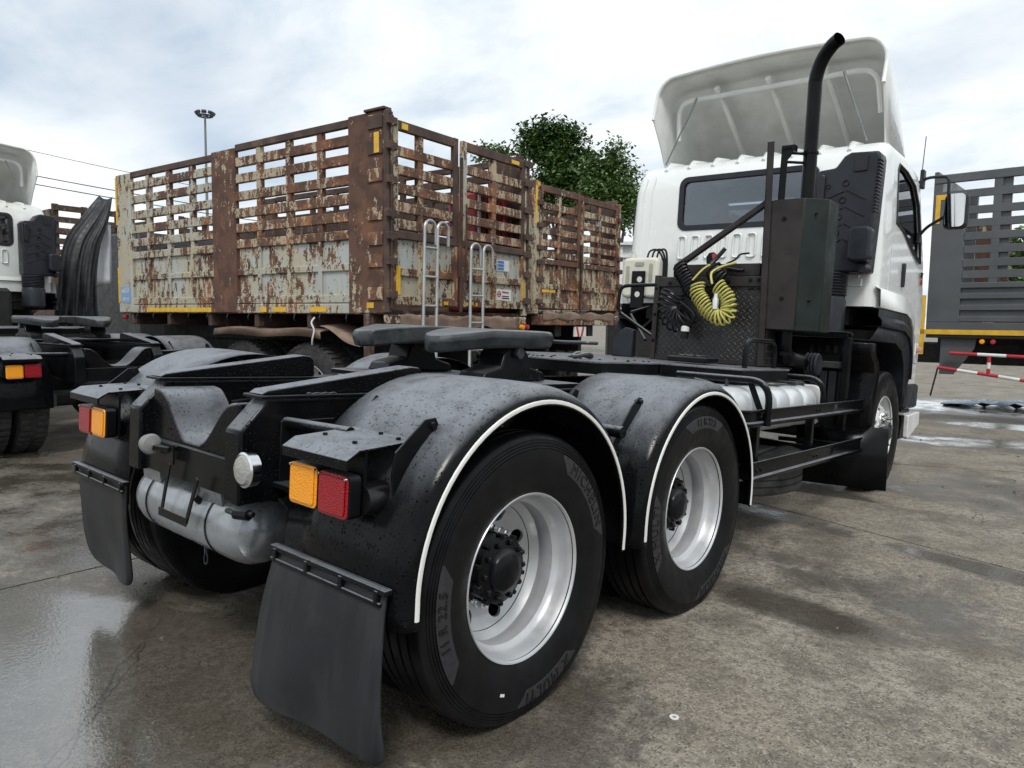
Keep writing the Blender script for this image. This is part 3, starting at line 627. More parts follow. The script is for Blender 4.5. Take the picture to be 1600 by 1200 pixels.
def lamp_group(t, s_, z=.868, y=-.662, main=True):
    xi, xo = .742, 1.045
    m = MB().prism([(-.700, .955), (-.700, .985), (-.655, 1.012), (-.40, 1.030), (-.40, 1.024), (-.652, 1.004), (-.692, .981), (-.692, .955)], 'x', s_*xi, s_*(xo+.03)); o = part('lamp_bracket', m, WETBLACK, t, bevel=.002)
    part('bracket_back', MB().span((s_*xi, -.61, .80), (s_*xo, -.60, 1.0)), BLACK, o)
    w = (xo-xi)/2-.004
    lamp(t, 'tail_lamp', s_*(xi+w/2), y, z, w, .133, *((AMBER, 'amber indicator lamp') if main else (RED, 'red brake lamp'))); lamp(t, 'tail_lamp', s_*(xo-w/2), y, z-.004, w, .133, *((RED, 'red brake lamp') if main else (AMBER, 'amber indicator lamp')))
    part('lamp_pod', MB().lathe([(-.0, .0), (0, .045), (.05, .055), (.10, .05), (.12, 0)], 'y', (s_*(xo-.01), -.61, z-.015), 18), LETTER, t)
    part('link_bar', MB().prism([(-.53, .800), (-.49, .79), (-.475, .86), (-.37, 1.075), (-.385, 1.100), (-.43, 1.095), (-.545, 1.0), (-.555, .93)], 'x', s_*1.098, s_*1.106), BLACK, t, bevel=.002)
    part('support_tube', MB().tube([(s_*.45, -.50, 1.01), (s_*.80, -.48, 1.015)], .022, 12), WETBLACK, t)
    b = MB()
    for x_, y_ in ((.80, -.58), (.98, -.60), (.92, -.45), (1.03, -.47)): bolt(b, (s_*x_, y_, 1.012+(.6+y_)*.07), .008, .012)
    b.tube([(s_*1.092, -.40, 1.075), (s_*1.118, -.40, 1.075)], .012, 8); b.tube([(s_*1.092, -.505, .815), (s_*1.118, -.505, .815)], .012, 8)
    split_part('bracket_bolt', b, BLACK, o)
    m = MB().prism([(-.42, 1.02), (-.33, 1.10), (-.30, 1.13), (-.27, 1.12), (-.33, 1.02)], 'x', s_*.70, s_*.706); part('gusset', m, BLACK, t)

def mud_flap(t, s_, label=None):
    rows = []
    fs = [i/12*.86 for i in range(13)] + [.86+.14*math.sin(R(15*k)) for k in range(1, 7)]
    for f in fs:
        z = .625-.505*f
        xi, xo, sw = (.612-.035*f, 1.185+.095*f**1.4, -.058*math.sin(f*1.9)) if s_ > 0 else (.612+.025*f, 1.178-.012*f, .06*f*f)
        if f > .86: k = min(1, (f-.86)/.14); d = .075*(1-math.sqrt(max(0, 1-k*k))); xi += d; xo -= d
        rows.append([(s_*(xi+(xo-xi)*g_), -.622+sw-.010*math.sin(g_*5+1)*f-.006*math.sin(g_*9+f*7)*f, z+.02*f*(g_-.5)) for g_ in [j/12 for j in range(13)]])
    o = part('mud_flap', MB().grid(rows), FLAP, t, solid=.010, label=label)
    c = MB().span((s_*.605, -.644, .570), (s_*1.180, -.634, .583)).span((s_*.600, -.642, .606), (s_*1.20, -.612, .624))
    for x in (.63, .81, .99, 1.16): c.box((s_*x, -.637, .594), (.018, .016, .045))
    part('clamp_bar', c, WETBLACK, o, bevel=.003); return o

def coil(path, n_turn, R0, r_, seg=14):
    P = smooth_path(path, 8); L = [0]
    for a, b in zip(P, P[1:]): L.append(L[-1]+(b-a).length)
    tot = L[-1]; out = []; up = Vector((0, 1, .2)).normalized(); N = n_turn*seg
    for i in range(N+1):
        s_ = tot*i/N; k = max(j for j in range(len(L)) if L[j] <= s_+1e-9); k = min(k, len(P)-2); f = (s_-L[k])/max(1e-6, L[k+1]-L[k])
        p = P[k].lerp(P[k+1], f); t = (P[k+1]-P[k]).normalized(); u = (up-t*up.dot(t)).normalized(); w = t.cross(u); a = 2*PI*i/seg
        jit = 1+.08*math.sin(i*.37)
        out.append(p+(u*math.cos(a)*.62+w*math.sin(a))*R0*jit)
    return MB().tube(out, r_, 7)

def cab_meshes():
    side = [(4.33, 1.77), (4.32, 2.2), (4.33, 2.85), (4.38, 3.01), (4.47, 3.10), (4.62, 3.145), (5.30, 3.15), (5.58, 3.10), (5.72, 2.95), (5.95, 2.30), (6.0, 2.15), (6.0, 1.33), (5.62, 1.33), (5.60, 1.5), (5.50, 1.66), (5.36, 1.74), (5.2, 1.77)]
    bm = bmesh.new(); n = len(side)
    va = [bm.verts.new((-1.165, y, z)) for y, z in side]; vb = [bm.verts.new((1.165, y, z)) for y, z in side]
    bm.faces.new(va[::-1]); bm.faces.new(vb)
    for i in range(n): bm.faces.new((va[i], va[(i+1) % n], vb[(i+1) % n], vb[i]))
    bmesh.ops.recalc_face_normals(bm, faces=bm.faces)
    bm.edges.ensure_lookup_table()
    ed = [e_ for e_ in bm.edges if abs(e_.verts[0].co.x-e_.verts[1].co.x) < 1e-6 and all(v.co.z > 1.75 for v in e_.verts) and not (e_.verts[0].co.z < 1.8 and e_.verts[1].co.z < 1.8)]
    bmesh.ops.bevel(bm, geom=ed, offset=.10, segments=5, profile=.5, affect='EDGES', clamp_overlap=True)
    # tumblehome: sides lean in slightly towards the roof
    for v in bm.verts: v.co.x *= 1-.045*max(0, v.co.z-2.3)
    me = bpy.data.meshes.new('cab'); bm.to_mesh(me); bm.free()
    inner = MB().prism([(4.38, 1.85), (4.37, 2.85), (4.46, 3.0), (4.65, 3.08), (5.3, 3.085), (5.52, 3.05), (5.66, 2.93), (5.88, 2.3), (5.92, 2.15), (5.92, 1.85)], 'x', -1.06, 1.06).mesh('i', WHITE)
    cut = [inner]
    cut.append(MB().prism(rrect(-.615, .625, 2.47, 2.93, .07), 'y', 4.2, 4.45).mesh('c', WHITE))
    for s_ in (1, -1):
        cut.append(MB().prism([(4.80, 2.50), (4.80, 2.95), (4.84, 3.0), (5.12, 2.99), (5.42, 2.93), (5.60, 2.78), (5.72, 2.45), (5.74, 2.27), (5.40, 2.36), (5.05, 2.47)], 'x', s_*.9, s_*1.3).mesh('c', WHITE))
        cut.append(MB().prism([(4.685, 1.79), (4.692, 1.79), (4.692, 3.06), (4.685, 3.06)], 'x', s_*1.150-.02*s_, s_*1.3).mesh('c', WHITE))
    # windscreen
    cut.append(MB().add([(-1.0, 5.5, 2.32), (1.0, 5.5, 2.32), (1.0, 6.3, 2.28), (-1.0, 6.3, 2.28), (-.94, 5.4, 2.96), (.94, 5.4, 2.96), (.94, 6.2, 2.96), (-.94, 6.2, 2.96)], [(0, 3, 2, 1), (4, 5, 6, 7), (0, 1, 5, 4), (1, 2, 6, 5), (2, 3, 7, 6), (3, 0, 4, 7)]).mesh('c', WHITE))
    return boolean(me, cut, WHITE)
ME['cab'] = cab_meshes()

def cab(t, main=True):
    c = place('cab', ME['cab'], t)
    if not main: c.data = ME['cab'].copy(); c.data.materials[0] = OLDWHITE
    # glazing and seals
    g_ = part('rear_window', MB().prism(rrect(-.60, .61, 2.485, 2.915, .06), 'y', 4.335, 4.341), GLASS, c)
    o_, i_ = rrect(-.635, .645, 2.45, 2.95, .085), rrect(-.585, .595, 2.50, 2.90, .05); n = len(o_)
    m = MB().add([(x, 4.315, z) for x, z in o_]+[(x, 4.315, z) for x, z in i_]+[(x, 4.345, z) for x, z in o_]+[(x, 4.345, z) for x, z in i_], [(k, (k+1) % n, n+(k+1) % n, n+k) for k in range(n)]+[(k, (k+1) % n, 2*n+(k+1) % n, 2*n+k) for k in range(n)]+[(n+k, n+(k+1) % n, 3*n+(k+1) % n, 3*n+k) for k in range(n)])
    part('window_seal', m, PLASTIC, c, bevel=.004)
    for s_ in (1, -1):
        dp = [(4.80, 2.50), (4.80, 2.95), (4.84, 3.0), (5.12, 2.99), (5.42, 2.93), (5.60, 2.78), (5.72, 2.45), (5.74, 2.27), (5.40, 2.36), (5.05, 2.47)]
        def bx(z): return 1.165*(1-.045*max(0, z-2.3))
        part('door_window', MB().add([(s_*(bx(z)-.022), y, z) for y, z in dp]+[(s_*(bx(z)-.028), y, z) for y, z in dp], [tuple(range(10)), tuple(range(10, 20))]+[(i, (i+1) % 10, 10+(i+1) % 10, 10+i) for i in range(10)]), GLASSLITE, c)
        part('door_seal', MB().tube([(s_*(bx(z)-.004), y, z) for y, z in dp], .013, 6, closed=True), PLASTIC, c)
        d = part('door_handle', MB().prism(rrect(5.09, 5.135, 1.99, 2.20, .02), 'x', s_*1.15, s_*1.185), PLASTIC, c, bevel=.005)
        # arch flare, black arch lip
        af = [(4.33, 1.765), (5.22, 1.765), (5.40, 1.73), (5.52, 1.65), (5.60, 1.52), (5.63, 1.34)]
        up = [(4.33, 1.92), (5.20, 1.92), (5.44, 1.86), (5.60, 1.74), (5.68, 1.55), (5.70, 1.34)]
        rows = [[(s_*1.15, y, z+.012) for y, z in up], [(s_*1.195, y, z-.01) for y, z in up], [(s_*1.205, y, z) for y, z in af], [(s_*1.15, y, z-.004) for y, z in af]]
        part('arch_flare', MB().grid(rows), WHITE if main else OLDWHITE, c, solid=.004, ang=25)
        lo = [(4.32, 1.63), (5.10, 1.63), (5.32, 1.58), (5.44, 1.48), (5.50, 1.36), (5.52, 1.20)]
        rows = [[(s_*1.185, y, z-.002) for y, z in af], [(s_*1.195, y, z-.01) for y, z in af], [(s_*1.195, .5*(a+y), .5*(b+z)) for (a, b), (y, z) in zip(lo, af)], [(s_*1.225, y+.01, z+.035) for y, z in lo], [(s_*1.225, y, z-.02) for y, z in lo], [(s_*1.10, y, z-.02) for y, z in lo]]
        part('wheel_arch', MB().grid(rows), PLASTIC, c, solid=.004, ang=25)
        lo2 = [(4.20, 1.50), (5.02, 1.50), (5.24, 1.44), (5.36, 1.34), (5.42, 1.20), (5.44, .95)]
        rows = [[(s_*x, y, z) for y, z in lo2] for x in (1.22, 1.18, .72)]
        rows.insert(1, [(s_*1.22, y, z-.05) for y, z in lo])
        part('arch_liner', MB().grid([[(s_*1.205, y, z-.02) for y, z in lo], [(s_*1.18, y, z) for y, z in lo2], [(s_*.70, y, z) for y, z in lo2]]), PLASTIC, c, solid=.004)
        part('seat', MB().span((s_*.30, 4.75, 1.95), (s_*.82, 5.15, 2.3), .06).span((s_*.32, 4.62, 2.2), (s_*.80, 4.78, 2.78), .06).span((s_*.44, 4.64, 2.76), (s_*.68, 4.74, 2.95), .04), SEAT, c)
        part('lower_panel', MB().prism([(5.64, 1.33), (6.0, 1.33), (6.0, 1.12), (5.68, 1.12)], 'x', s_*1.10, s_*1.16), WHITE if main else OLDWHITE, c, bevel=.01)
        if s_ < 0: part('corner_vent', MB().span((s_*1.142, 4.40, 2.44), (s_*1.172, 4.47, 2.72), .01), PLASTIC, c)
    part('dashboard', MB().span((-1.0, 5.45, 1.95), (1.0, 5.85, 2.34), .05), SEAT, c)
    part('windscreen', MB().add([(-.99, 5.93, 2.33), (.99, 5.93, 2.33), (.93, 5.735, 2.93), (-.93, 5.735, 2.93)], [(0, 1, 2, 3)]), GLASSLITE, c, solid=.006)
    part('sun_visor', MB().span((.05, 5.45, 2.86), (.85, 5.60, 2.885), .008).span((-.85, 5.45, 2.86), (-.05, 5.60, 2.885), .008), SEAT, c)
    # pressed ribs below the window
    for k in range(9):
        x = -.565+.135*k; o2, i2 = rrect(x-.046, x+.046, 2.18, 2.405, .028), rrect(x-.026, x+.026, 2.20, 2.385, .016); n = len(o2)
        m = MB().add([(a, 4.319, b) for a, b in o2]+[(a, 4.300, b) for a, b in [((p[0]+q_[0])/2, (p[1]+q_[1])/2) for p, q_ in zip(o2, i2)]]+[(a, 4.3165, b) for a, b in i2], [(j, (j+1) % n, n+(j+1) % n, n+j) for j in range(n)]+[(n+j, n+(j+1) % n, 2*n+(j+1) % n, 2*n+j) for j in range(n)])
        part('pressed_rib', m, WHITE if main else OLDWHITE, c, ang=80)
    for xx in (-1.02, -.93, 1.02): part('seam_bead', MB().tube([(xx, 4.322, 2.0), (xx, 4.322, 2.84), (xx*.985, 4.36, 2.98)], .006, 6), WHITE if main else OLDWHITE, c)
    part('lower_sill', MB().prism([(4.30, 1.93), (4.32, 1.99), (4.35, 1.99), (4.35, 1.93)], 'x', -1.05, 1.05), WHITE if main else OLDWHITE, c, bevel=.006)
    # corrugated roof edge
    for k in range(8): part('roof_rib', MB().tube([(-.84+.24*k, 4.41, 3.045), (-.84+.24*k, 4.50, 3.112), (-.84+.24*k, 4.72, 3.150), (-.84+.24*k, 5.2, 3.155)], [.02, .036, .036, .02], 10), WHITE if main else OLDWHITE, c)
    return c

def deflector(t, main=True):
    # wind deflector: sloping shell open to the rear
    Wm = WHITE if main else OLDWHITE
    rows = []; NY = 12
    for i in range(NY+1):
        f = i/NY; y = 4.50+1.42*f; top = 3.985-.80*f**1.35 + .02*math.sin(f*PI); hw = 1.055-.10*f; rc = .20*(1-.4*f); base = 3.14 if f > .16 else 3.14+(.16-f)/.16*.44
        if f <= .16: hw += 0
        sec = [(-hw+.0, base)]
        for k in range(7): a = R(180-90*k/6); sec.append((-hw+rc+rc*math.cos(a), top-rc+rc*math.sin(a)))
        for k in range(1, 8): sec.append((-(hw-rc)+2*(hw-rc)*k/8, top+.035*math.sin(PI*k/8)))
        for k in range(7): a = R(90-90*k/6); sec.append((hw-rc+rc*math.cos(a), top-rc+rc*math.sin(a)))
        sec.append((hw, base))
        rows.append([(x, y-(.05 if (z < top-.3 and f < .05) else 0), max(z, base)) for x, z in sec])
    o = part('wind_deflector', MB().grid(rows), Wm, t, ang=40)
    o.data.materials.append(FAIRIN); m = o.modifiers.new('thickness', 'SOLIDIFY'); m.thickness = .018; m.offset = -1 ; m.material_offset = 1; m.material_offset_rim = 0
    # flip check done by normals: outer skin faces up
    rim = MB().tube([(x, y-.004, z) for x, y, z in [(p[0]*.992, p[1], p[2]-.006) for p in rows[0]]], .017, 8); part('edge_roll', rim, Wm, o)
    for x in (-.5, 0, .5):
        part('inner_rib', MB().tube([(x, 4.66, 3.86), (x*1.02, 5.0, 3.68), (x*1.05, 5.4, 3.42), (x*1.05, 5.6, 3.26)], .028, 8), FAIRIN, o)
    part('inner_rib', MB().tube(fillet([(-.95, 4.82, 3.45), (-.92, 4.72, 3.80), (.92, 4.72, 3.80), (.95, 4.82, 3.45)], .15), .024, 8), FAIRIN, o)
    for s_ in (1, -1):
        part('support_strut', MB().tube([(s_*.68, 4.62, 3.78), (s_*.93, 4.55, 3.15)], .008, 8).tube([(s_*.68, 4.62, 3.78), (s_*.79, 4.59, 3.50)], .012, 8), MASTP, o)
    return o

def intake(t, main=True):
    out = [(.69, 2.02), (.69, 2.80), (.72, 2.835), (.84, 2.845), (.90, 2.93), (.95, 2.955), (1.155, 2.945), (1.165, 2.90), (1.155, 2.45), (1.14, 2.02)]
    o = part('air_intake', MB().prism(out, 'y', 4.10, 4.30), PLASTIC, t, bevel=.018, seg=3)
    for k in range(16): part('intake_fin', MB().box((1.163-.0008*k, 4.14, 2.88-.026*k), (.022, .10, .012)), PLASTIC, o)
    b = MB()
    for x, z, r_ in ((.80, 2.70, .014), (.93, 2.715, .02), (.915, 2.585, .02), (.895, 2.455, .02), (.885, 2.33, .02)): b.lathe([(-.004, r_*1.25), (-.009, r_*1.1), (-.002, r_*.9), (.0, 0)], 'y', (x, 4.10, z), 16)
    split_part('moulded_dimple', b, LETTER, o)
    g_ = MB()
    for z in (2.62, 2.49, 2.36, 2.24):
        g_.box((.83, 4.097, z), (.20, .01, .010), Euler((0, -.38, 0)), .003).box((1.01, 4.097, z+.005), (.17, .01, .010), Euler((0, .52, 0)), .003)
    split_part('moulded_groove', g_, PLASTIC, o)
    part('grab_slot', MB().prism(rrect(.715, .775, 2.52, 2.80, .028), 'y', 4.075, 4.10), LETTER, o, bevel=.01)
    part('label_recess', MB().span((.985, 4.088, 2.80), (1.08, 4.10, 2.915), .004), LETTER, o)
    part('dust_box', MB().prism(rrect(1.01, 1.175, 2.09, 2.36, .045), 'y', 3.98, 4.10), PLASTIC, o, bevel=.02, seg=3)
    part('drain_knob', MB().lathe([(-.03, 0), (-.03, .03), (.03, .045), (.06, .045)], 'y', (1.12, 4.06, 2.04), 14), PLASTIC, o)
    bl = MB().lathe([(2.02-.0115*k, .145+(.012 if k % 2 else 0)) for k in range(17)], 'z', (.83, 4.16, 0), 28, caps=True)
    part('bellows', bl, PLASTIC, t)
    part('air_filter', MB().lathe([(1.52, .0), (1.52, .13), (1.55, .155), (1.80, .155), (1.835, .14), (1.835, 0)], 'z', (.83, 4.16, 0), 28), PLASTIC, t)
    return o

def tractor(M_, label, main=True, group=None):
    t = thing('tractor_truck', label, 'truck', M_, group)
    Mi = M_.inverted()
    rear_frame(t, main)
    zf = (.585, .585) if main else (.56, .56)
    for s_ in (1, -1):
        fender(t, .012, zf[0], s_, main); fender(t, 1.318, zf[1], s_, main)
        lamp_group(t, s_, main=main)
    fifth_wheel(t)
    if main:
        for s_ in (1, -1): mud_flap(t, s_)
    else:
        for s_ in (1, -1): part('fender_skirt', MB().prism([(-.60, .50), (-.60, .62), (-.585, .62), (-.585, .50)], 'x', s_*.60, s_*1.24), FLAP, t)
    # wheels stand on the world's ground
    yy2 = 1.3017
    for yy in (0, yy2):
        for s_ in (1, -1):
            for x, kd in ((1.085, 'dual' if main else 'lug'), (.755, 'inner' if main else 'luginner')):
                if main: Wm = Mi @ Matrix.Translation((s_*x, yy, .4988)) @ Matrix.Rotation(0 if s_ > 0 else PI, 4, 'Z')
                else: Wm = Matrix.Translation((s_*x, yy, .4988)) @ Matrix.Rotation(0 if s_ > 0 else PI, 4, 'Z')
                if main and kd == 'dual' and s_ < 0: kd = 'lug' if False else 'dual'
                wheel(t, Wm, kd, rot=(0 if yy == 0 else -100) if s_ > 0 else 40)
    for s_ in (1, -1):
        Wm = (Mi if main else Matrix.Identity(4)) @ Matrix.Translation((s_*1.065, 4.855, .4988)) @ Matrix.Rotation(0 if s_ > 0 else PI, 4, 'Z')
        wheel(t, Wm, 'front')
    part('front_axle', MB().tube([(-.95, 4.855, .70), (-.6, 4.855, .66), (.6, 4.855, .66), (.95, 4.855, .70)], .06, 10), DARK, t)
    part('engine', MB().span((-.42, 3.75, .85), (.42, 5.4, 1.80), .05).span((-.95, 4.4, 1.62), (.95, 5.9, 1.76)).span((-1.0, 5.6, .8), (1.0, 5.95, 1.6), .03), DARK, t)
    cab(t, main); deflector(t, main); intake(t, main)
    # deck
    dz = 1.252
    dk = MB().prism([(-.45, 1.52), (.45, 1.52), (.45, 2.21), (1.0, 2.21), (1.0, 3.0), (.84, 3.04), (.84, 3.5), (-1.0, 3.5), (-1.0, 2.21), (-.45, 2.21)], 'z', dz-.012, dz)
    part('deck_plate', dk, CHECKD, t, bevel=.003)
    lp = MB()
    for a, b in (((-.45, 1.528), (.45, 1.528)), ((.442, 1.53), (.442, 2.2)), ((.46, 2.218), (.99, 2.218)), ((.992, 2.23), (.992, 2.98)), ((-.442, 1.53), (-.442, 2.2))):
        lp.span((min(a[0], b[0])-.004, min(a[1], b[1])-.004, dz-.075), (max(a[0], b[0])+.004, max(a[1], b[1])+.004, dz-.0125))
    part('deck_lip', lp, BLACK, t)
    return t

# ---------------------------------------------------------------- the black tractor in front
CP, CR = -.0441, -.0217
M1 = Matrix.Translation((0, 0, .5)) @ Euler((CP, -CR, 0)).to_matrix().to_4x4() @ Matrix.Translation((0, 0, -.5))
T1 = tractor(M1, 'glossy black wet three-axle tractor unit with clean white cab and tall exhaust stack')
# tank and rear end
tk = part('air_tank', MB().lathe([(-.55, 0), (-.545, .05), (-.525, .10), (-.49, .128), (-.44, .139), (-.20, .140), (.24, .140), (.29, .136), (.345, .115), (.375, .075), (.388, 0)], 'x', (0, -.50, .585), 40), TANK, T1)
for x in (-.36, .15): part('tank_strap', MB().lathe([(-.004, .1405), (-.004, .144), (.004, .144), (.004, .1405)], 'x', (x, -.50, .585), 40, closed=True), BLACK, tk)
for x in (-.36, .15): part('tank_bracket', MB().prism([(-.50+.143*math.cos(R(a)), .585+.143*math.sin(R(a))) for a in range(142, 55, -8)]+[(-.43, .735), (-.62, .735)], 'x', x-.09, x+.07), TANK, tk)
split_part('tank_fitting', MB().tube(fillet([(.30, -.60, .66), (.34, -.66, .69), (.44, -.68, .70), (.52, -.66, .71)], .02), .010, 8).tube([(.44, -.68, .70), (.50, -.665, .705)], .02, 8).tube([(.06, -.61, .655), (.06, -.64, .685)], .014, 6), BLACK, tk)
part('drain_ring', MB().tube([(-.05, -.53, .445), (-.05, -.53, .415)], .008, 6).tube([(-.05+.014*math.cos(a*PI/6), -.53, .392+.024*math.sin(a*PI/6)) for a in range(12)], .003, 5, closed=True), STEEL, tk)
fb = MB()
for xa, za, xb, zb in ((-.045, .80, -.105, .60), (.18, .78, .10, .595)):
    fb.box(((xa+xb)/2, -.690, (za+zb)/2), (.020, .006, math.hypot(xa-xb, za-zb)), Euler((0, math.atan2(xa-xb, za-zb), 0)), .002)
fb.span((-.12, -.696, .585), (.115, -.6935, .618), .001)
part('plate_hanger', fb, BLACK, T1)
wl_ = part('work_lamp', MB().lathe([(0, .0), (0, .058), (-.035, .060), (-.04, .053)], 'y', (.535, -.675, .872), 32), CHROME, T1)
part('lens', MB().lathe([(-.036, .054), (-.046, .045), (-.052, .02), (-.053, 0)], 'y', (.535, -.675, .872), 32), CLEAR, wl_)
part('lamp_mount', MB().span((.45, -.68, .84), (.56, -.66, .86)), BLACK, wl_)
wl2 = part('number_lamp', MB().lathe([(0, 0), (.0, .035), (.03, .042), (.045, .035), (.055, .0)], 'x', (-.175, -.72, .865), 22), paint('grey lamp cap', (.22, .22, .215), .5, var=.1), T1)
part('lamp_mount', MB().box((-.10, -.69, .855), (.10, .05, .02), Euler((0, 0, .3)), .003).span((-.13, -.69, .80), (-.02, -.682, .875)), BLACK, wl2)
bx_ = MB()
for x_, z_ in ((.39, .94), (.39, .86), (.455, .95)): bolt(bx_, (.452, -.50+.06*(x_ > .4), z_), .012, .012, 'x')
split_part('frame_bolt', bx_, STEEL, T1)
part('rear_bracket', MB().span((.453, -.55, .78), (.70, -.46, .80)).span((.455, -.53, .80), (.465, -.30, 1.02)), BLACK, T1, bevel=.003)
cb_ = MB()
for k in range(3): cb_.tube(smooth_path([(.30, -.20, 1.02), (.15, -.05, 1.10-.02*k), (-.05, .12, 1.08), (-.22, .22+.03*k, 1.0)], 6), .008, 6)
split_part('air_line', cb_, BLKHOSE, T1)
# between the fenders
part('support_tube', MB().tube([(.45, .70, .985), (1.13, .70, .985)], .026, 12), WETBLACK, T1)
part('support_tube', MB().tube([(-.45, .70, .985), (-1.13, .70, .985)], .026, 12), WETBLACK, T1)
part('link_bar', MB().prism([(.655, .875), (.69, .865), (.71, .93), (.88, 1.09), (.885, 1.125), (.855, 1.13), (.80, 1.09), (.665, .94)], 'x', 1.098, 1.106), BLACK, T1, bevel=.002)
part('frame_bolt', MB().tube([(1.085, .675, .89), (1.125, .675, .89)], .013, 8).tube([(1.085, .86, 1.11), (1.12, .86, 1.11)], .011, 8).tube([(.98, .70, .97), (.98, .70, 1.03)], .008, 6), BLACK, T1)
part('gusset', MB().prism([(.84, 1.02), (.90, 1.10), (.93, 1.13), (.96, 1.12), (.92, 1.02)], 'x', .70, .706), BLACK, T1)
# deck furniture
part('lifting_eye', MB().tube([(.17+.035*math.cos(a*PI/8), 1.74+.085*math.sin(a*PI/8), 1.275+.008*math.cos(a*PI/4)) for a in range(16)], .014, 8, closed=True), STEEL, T1)
tr = part('coupling_plate', MB().prism([(.34, 2.50), (.66, 2.42), (.66, 2.52), (.64, 2.66), (.34, 2.72)], 'z', 1.262, 1.300), BLACK, T1, bevel=.008)
part('plate_recess', MB().box((.49, 2.58, 1.306), (.05, .10, .012), ch=.003).box((.57, 2.56, 1.306), (.04, .10, .012), ch=.003).box((.42, 2.60, 1.306), (.04, .10, .012), ch=.003), STEEL, tr)
part('grab_hoop', MB().tube(fillet([(.90, 2.48, 1.25), (.90, 2.48, 1.43), (.90, 2.97, 1.43), (.90, 2.97, 1.25)], .13, 8), .016, 10), BLACK, T1)
dts = MB()
for k in range(26):
    bolt(dts, (random.uniform(-.3, .42), random.uniform(1.56, 2.3), 1.2525), .008, .006)
split_part('deck_bolt', dts, BLACK, T1)
# equipment box
bx = part('equipment_box', MB().span((-.07, 3.06, 1.255), (.80, 3.46, 1.89)), CHECKW, T1, bevel=.006)
fr_ = MB().span((-.10, 3.035, 1.255), (-.06, 3.075, 1.90)).span((.745, 3.035, 1.255), (.79, 3.058, 1.86)).span((-.07, 3.040, 1.815), (.80, 3.062, 1.885)).span((-.07, 3.046, 1.255), (.80, 3.062, 1.29))
part('angle_frame', fr_, BROWNBLK, bx, bevel=.003)
b = MB()
for x, z in ((.66, 1.86), (.72, 1.86), (.03, 1.84), (.66, 1.80), (.72, 1.80), (.5, 1.85), (-.08, 1.8), (-.08, 1.6), (-.08, 1.4)): bolt(b, (x, 3.034, z), .009, -.008, 'y', 8)
split_part('box_bolt', b, BLACK, bx)
part('hose_beam', MB().span((.02, 3.10, 1.895), (.70, 3.16, 1.985)), BROWNBLK, T1, bevel=.004)
pb = part('gladhand_bracket', MB().prism([(.30, 1.985), (.36, 1.985), (.375, 2.045), (.35, 2.07), (.315, 2.065), (.295, 2.035)], 'y', 3.07, 3.10), BLACK, T1, bevel=.004)
part('red_tag', MB().box((.362, 3.063, 2.04), (.03, .004, .035), Euler((0, -.3, 0))), REDP, pb)
part('shutoff_lever', MB().tube(fillet([(.45, 3.09, 1.985), (.52, 3.08, 2.01), (.55, 3.08, 2.05), (.62, 3.08, 2.055)], .02), .007, 6).tube([(.46, 3.09, 1.95), (.56, 3.06, 1.93), (.60, 3.05, 1.93)], .012, 6), BLACK, T1)
# coiled air lines
part('coiled_hose', coil([(.12, 3.0, 1.97), (.17, 2.97, 1.90), (.26, 2.95, 1.78), (.36, 2.94, 1.70)], 14, .055, .0085), BLKHOSE, T1, label='black coiled air hose')
part('coiled_hose', coil([(.10, 2.985, 1.78), (.06, 2.97, 1.66), (.10, 2.96, 1.58), (.19, 2.96, 1.56), (.24, 2.96, 1.60)], 12, .085, .0075), BLKHOSE, T1, label='black coiled electric cable')
part('coiled_hose', coil([(.39, 2.99, 1.94), (.44, 2.97, 1.88), (.49, 2.97, 1.84)], 5, .06, .009), BLKHOSE, T1)
part('coiled_hose', coil([(.30, 2.95, 1.82), (.33, 2.92, 1.74), (.40, 2.90, 1.66), (.49, 2.89, 1.585), (.565, 2.89, 1.60), (.585, 2.89, 1.66), (.54, 2.91, 1.74), (.47, 2.93, 1.81)], 25, .054, .0075), YELHOSE, T1, label='yellow coiled air hose')
split_part('hose_tail', MB().tube(smooth_path([(.27, 2.93, 1.85), (.33, 2.96, 1.93), (.37, 3.0, 1.97)], 6), .0075, 8).tube(smooth_path([(.44, 2.90, 1.82), (.42, 2.92, 1.90), (.47, 2.97, 1.95), (.54, 3.05, 1.985)], 6), .0085, 8), YELHOSE, T1)
split_part('hose_tail', MB().tube(smooth_path([(.37, 3.0, 1.97), (.40, 3.03, 2.02), (.45, 3.05, 2.09)], 6), .016, 8).tube(smooth_path([(.16, 2.97, 1.70), (.30, 2.94, 1.60), (.24, 2.96, 1.50)], 6), .012, 8), BLKHOSE, T1)
gh = part('plug_connector', MB().lathe([(0, 0), (0, .028), (.05, .028), (.06, .022), (.10, .02), (.10, 0)], 'z', (.23, 2.95, 1.425), 14), BLACK, T1)
part('plug_collar', MB().lathe([(.052, .0), (.052, .031), (.085, .031), (.095, .018), (.095, 0)], 'z', (.23, 2.95, 1.425), 14), WHITEP, gh)
part('hose_coupling', MB().lathe([(0, 0), (0, .022), (.07, .022), (.09, .014), (.11, .014), (.11, 0)], 'z', (.49, 2.87, 1.64), 10), ALLOY, T1)
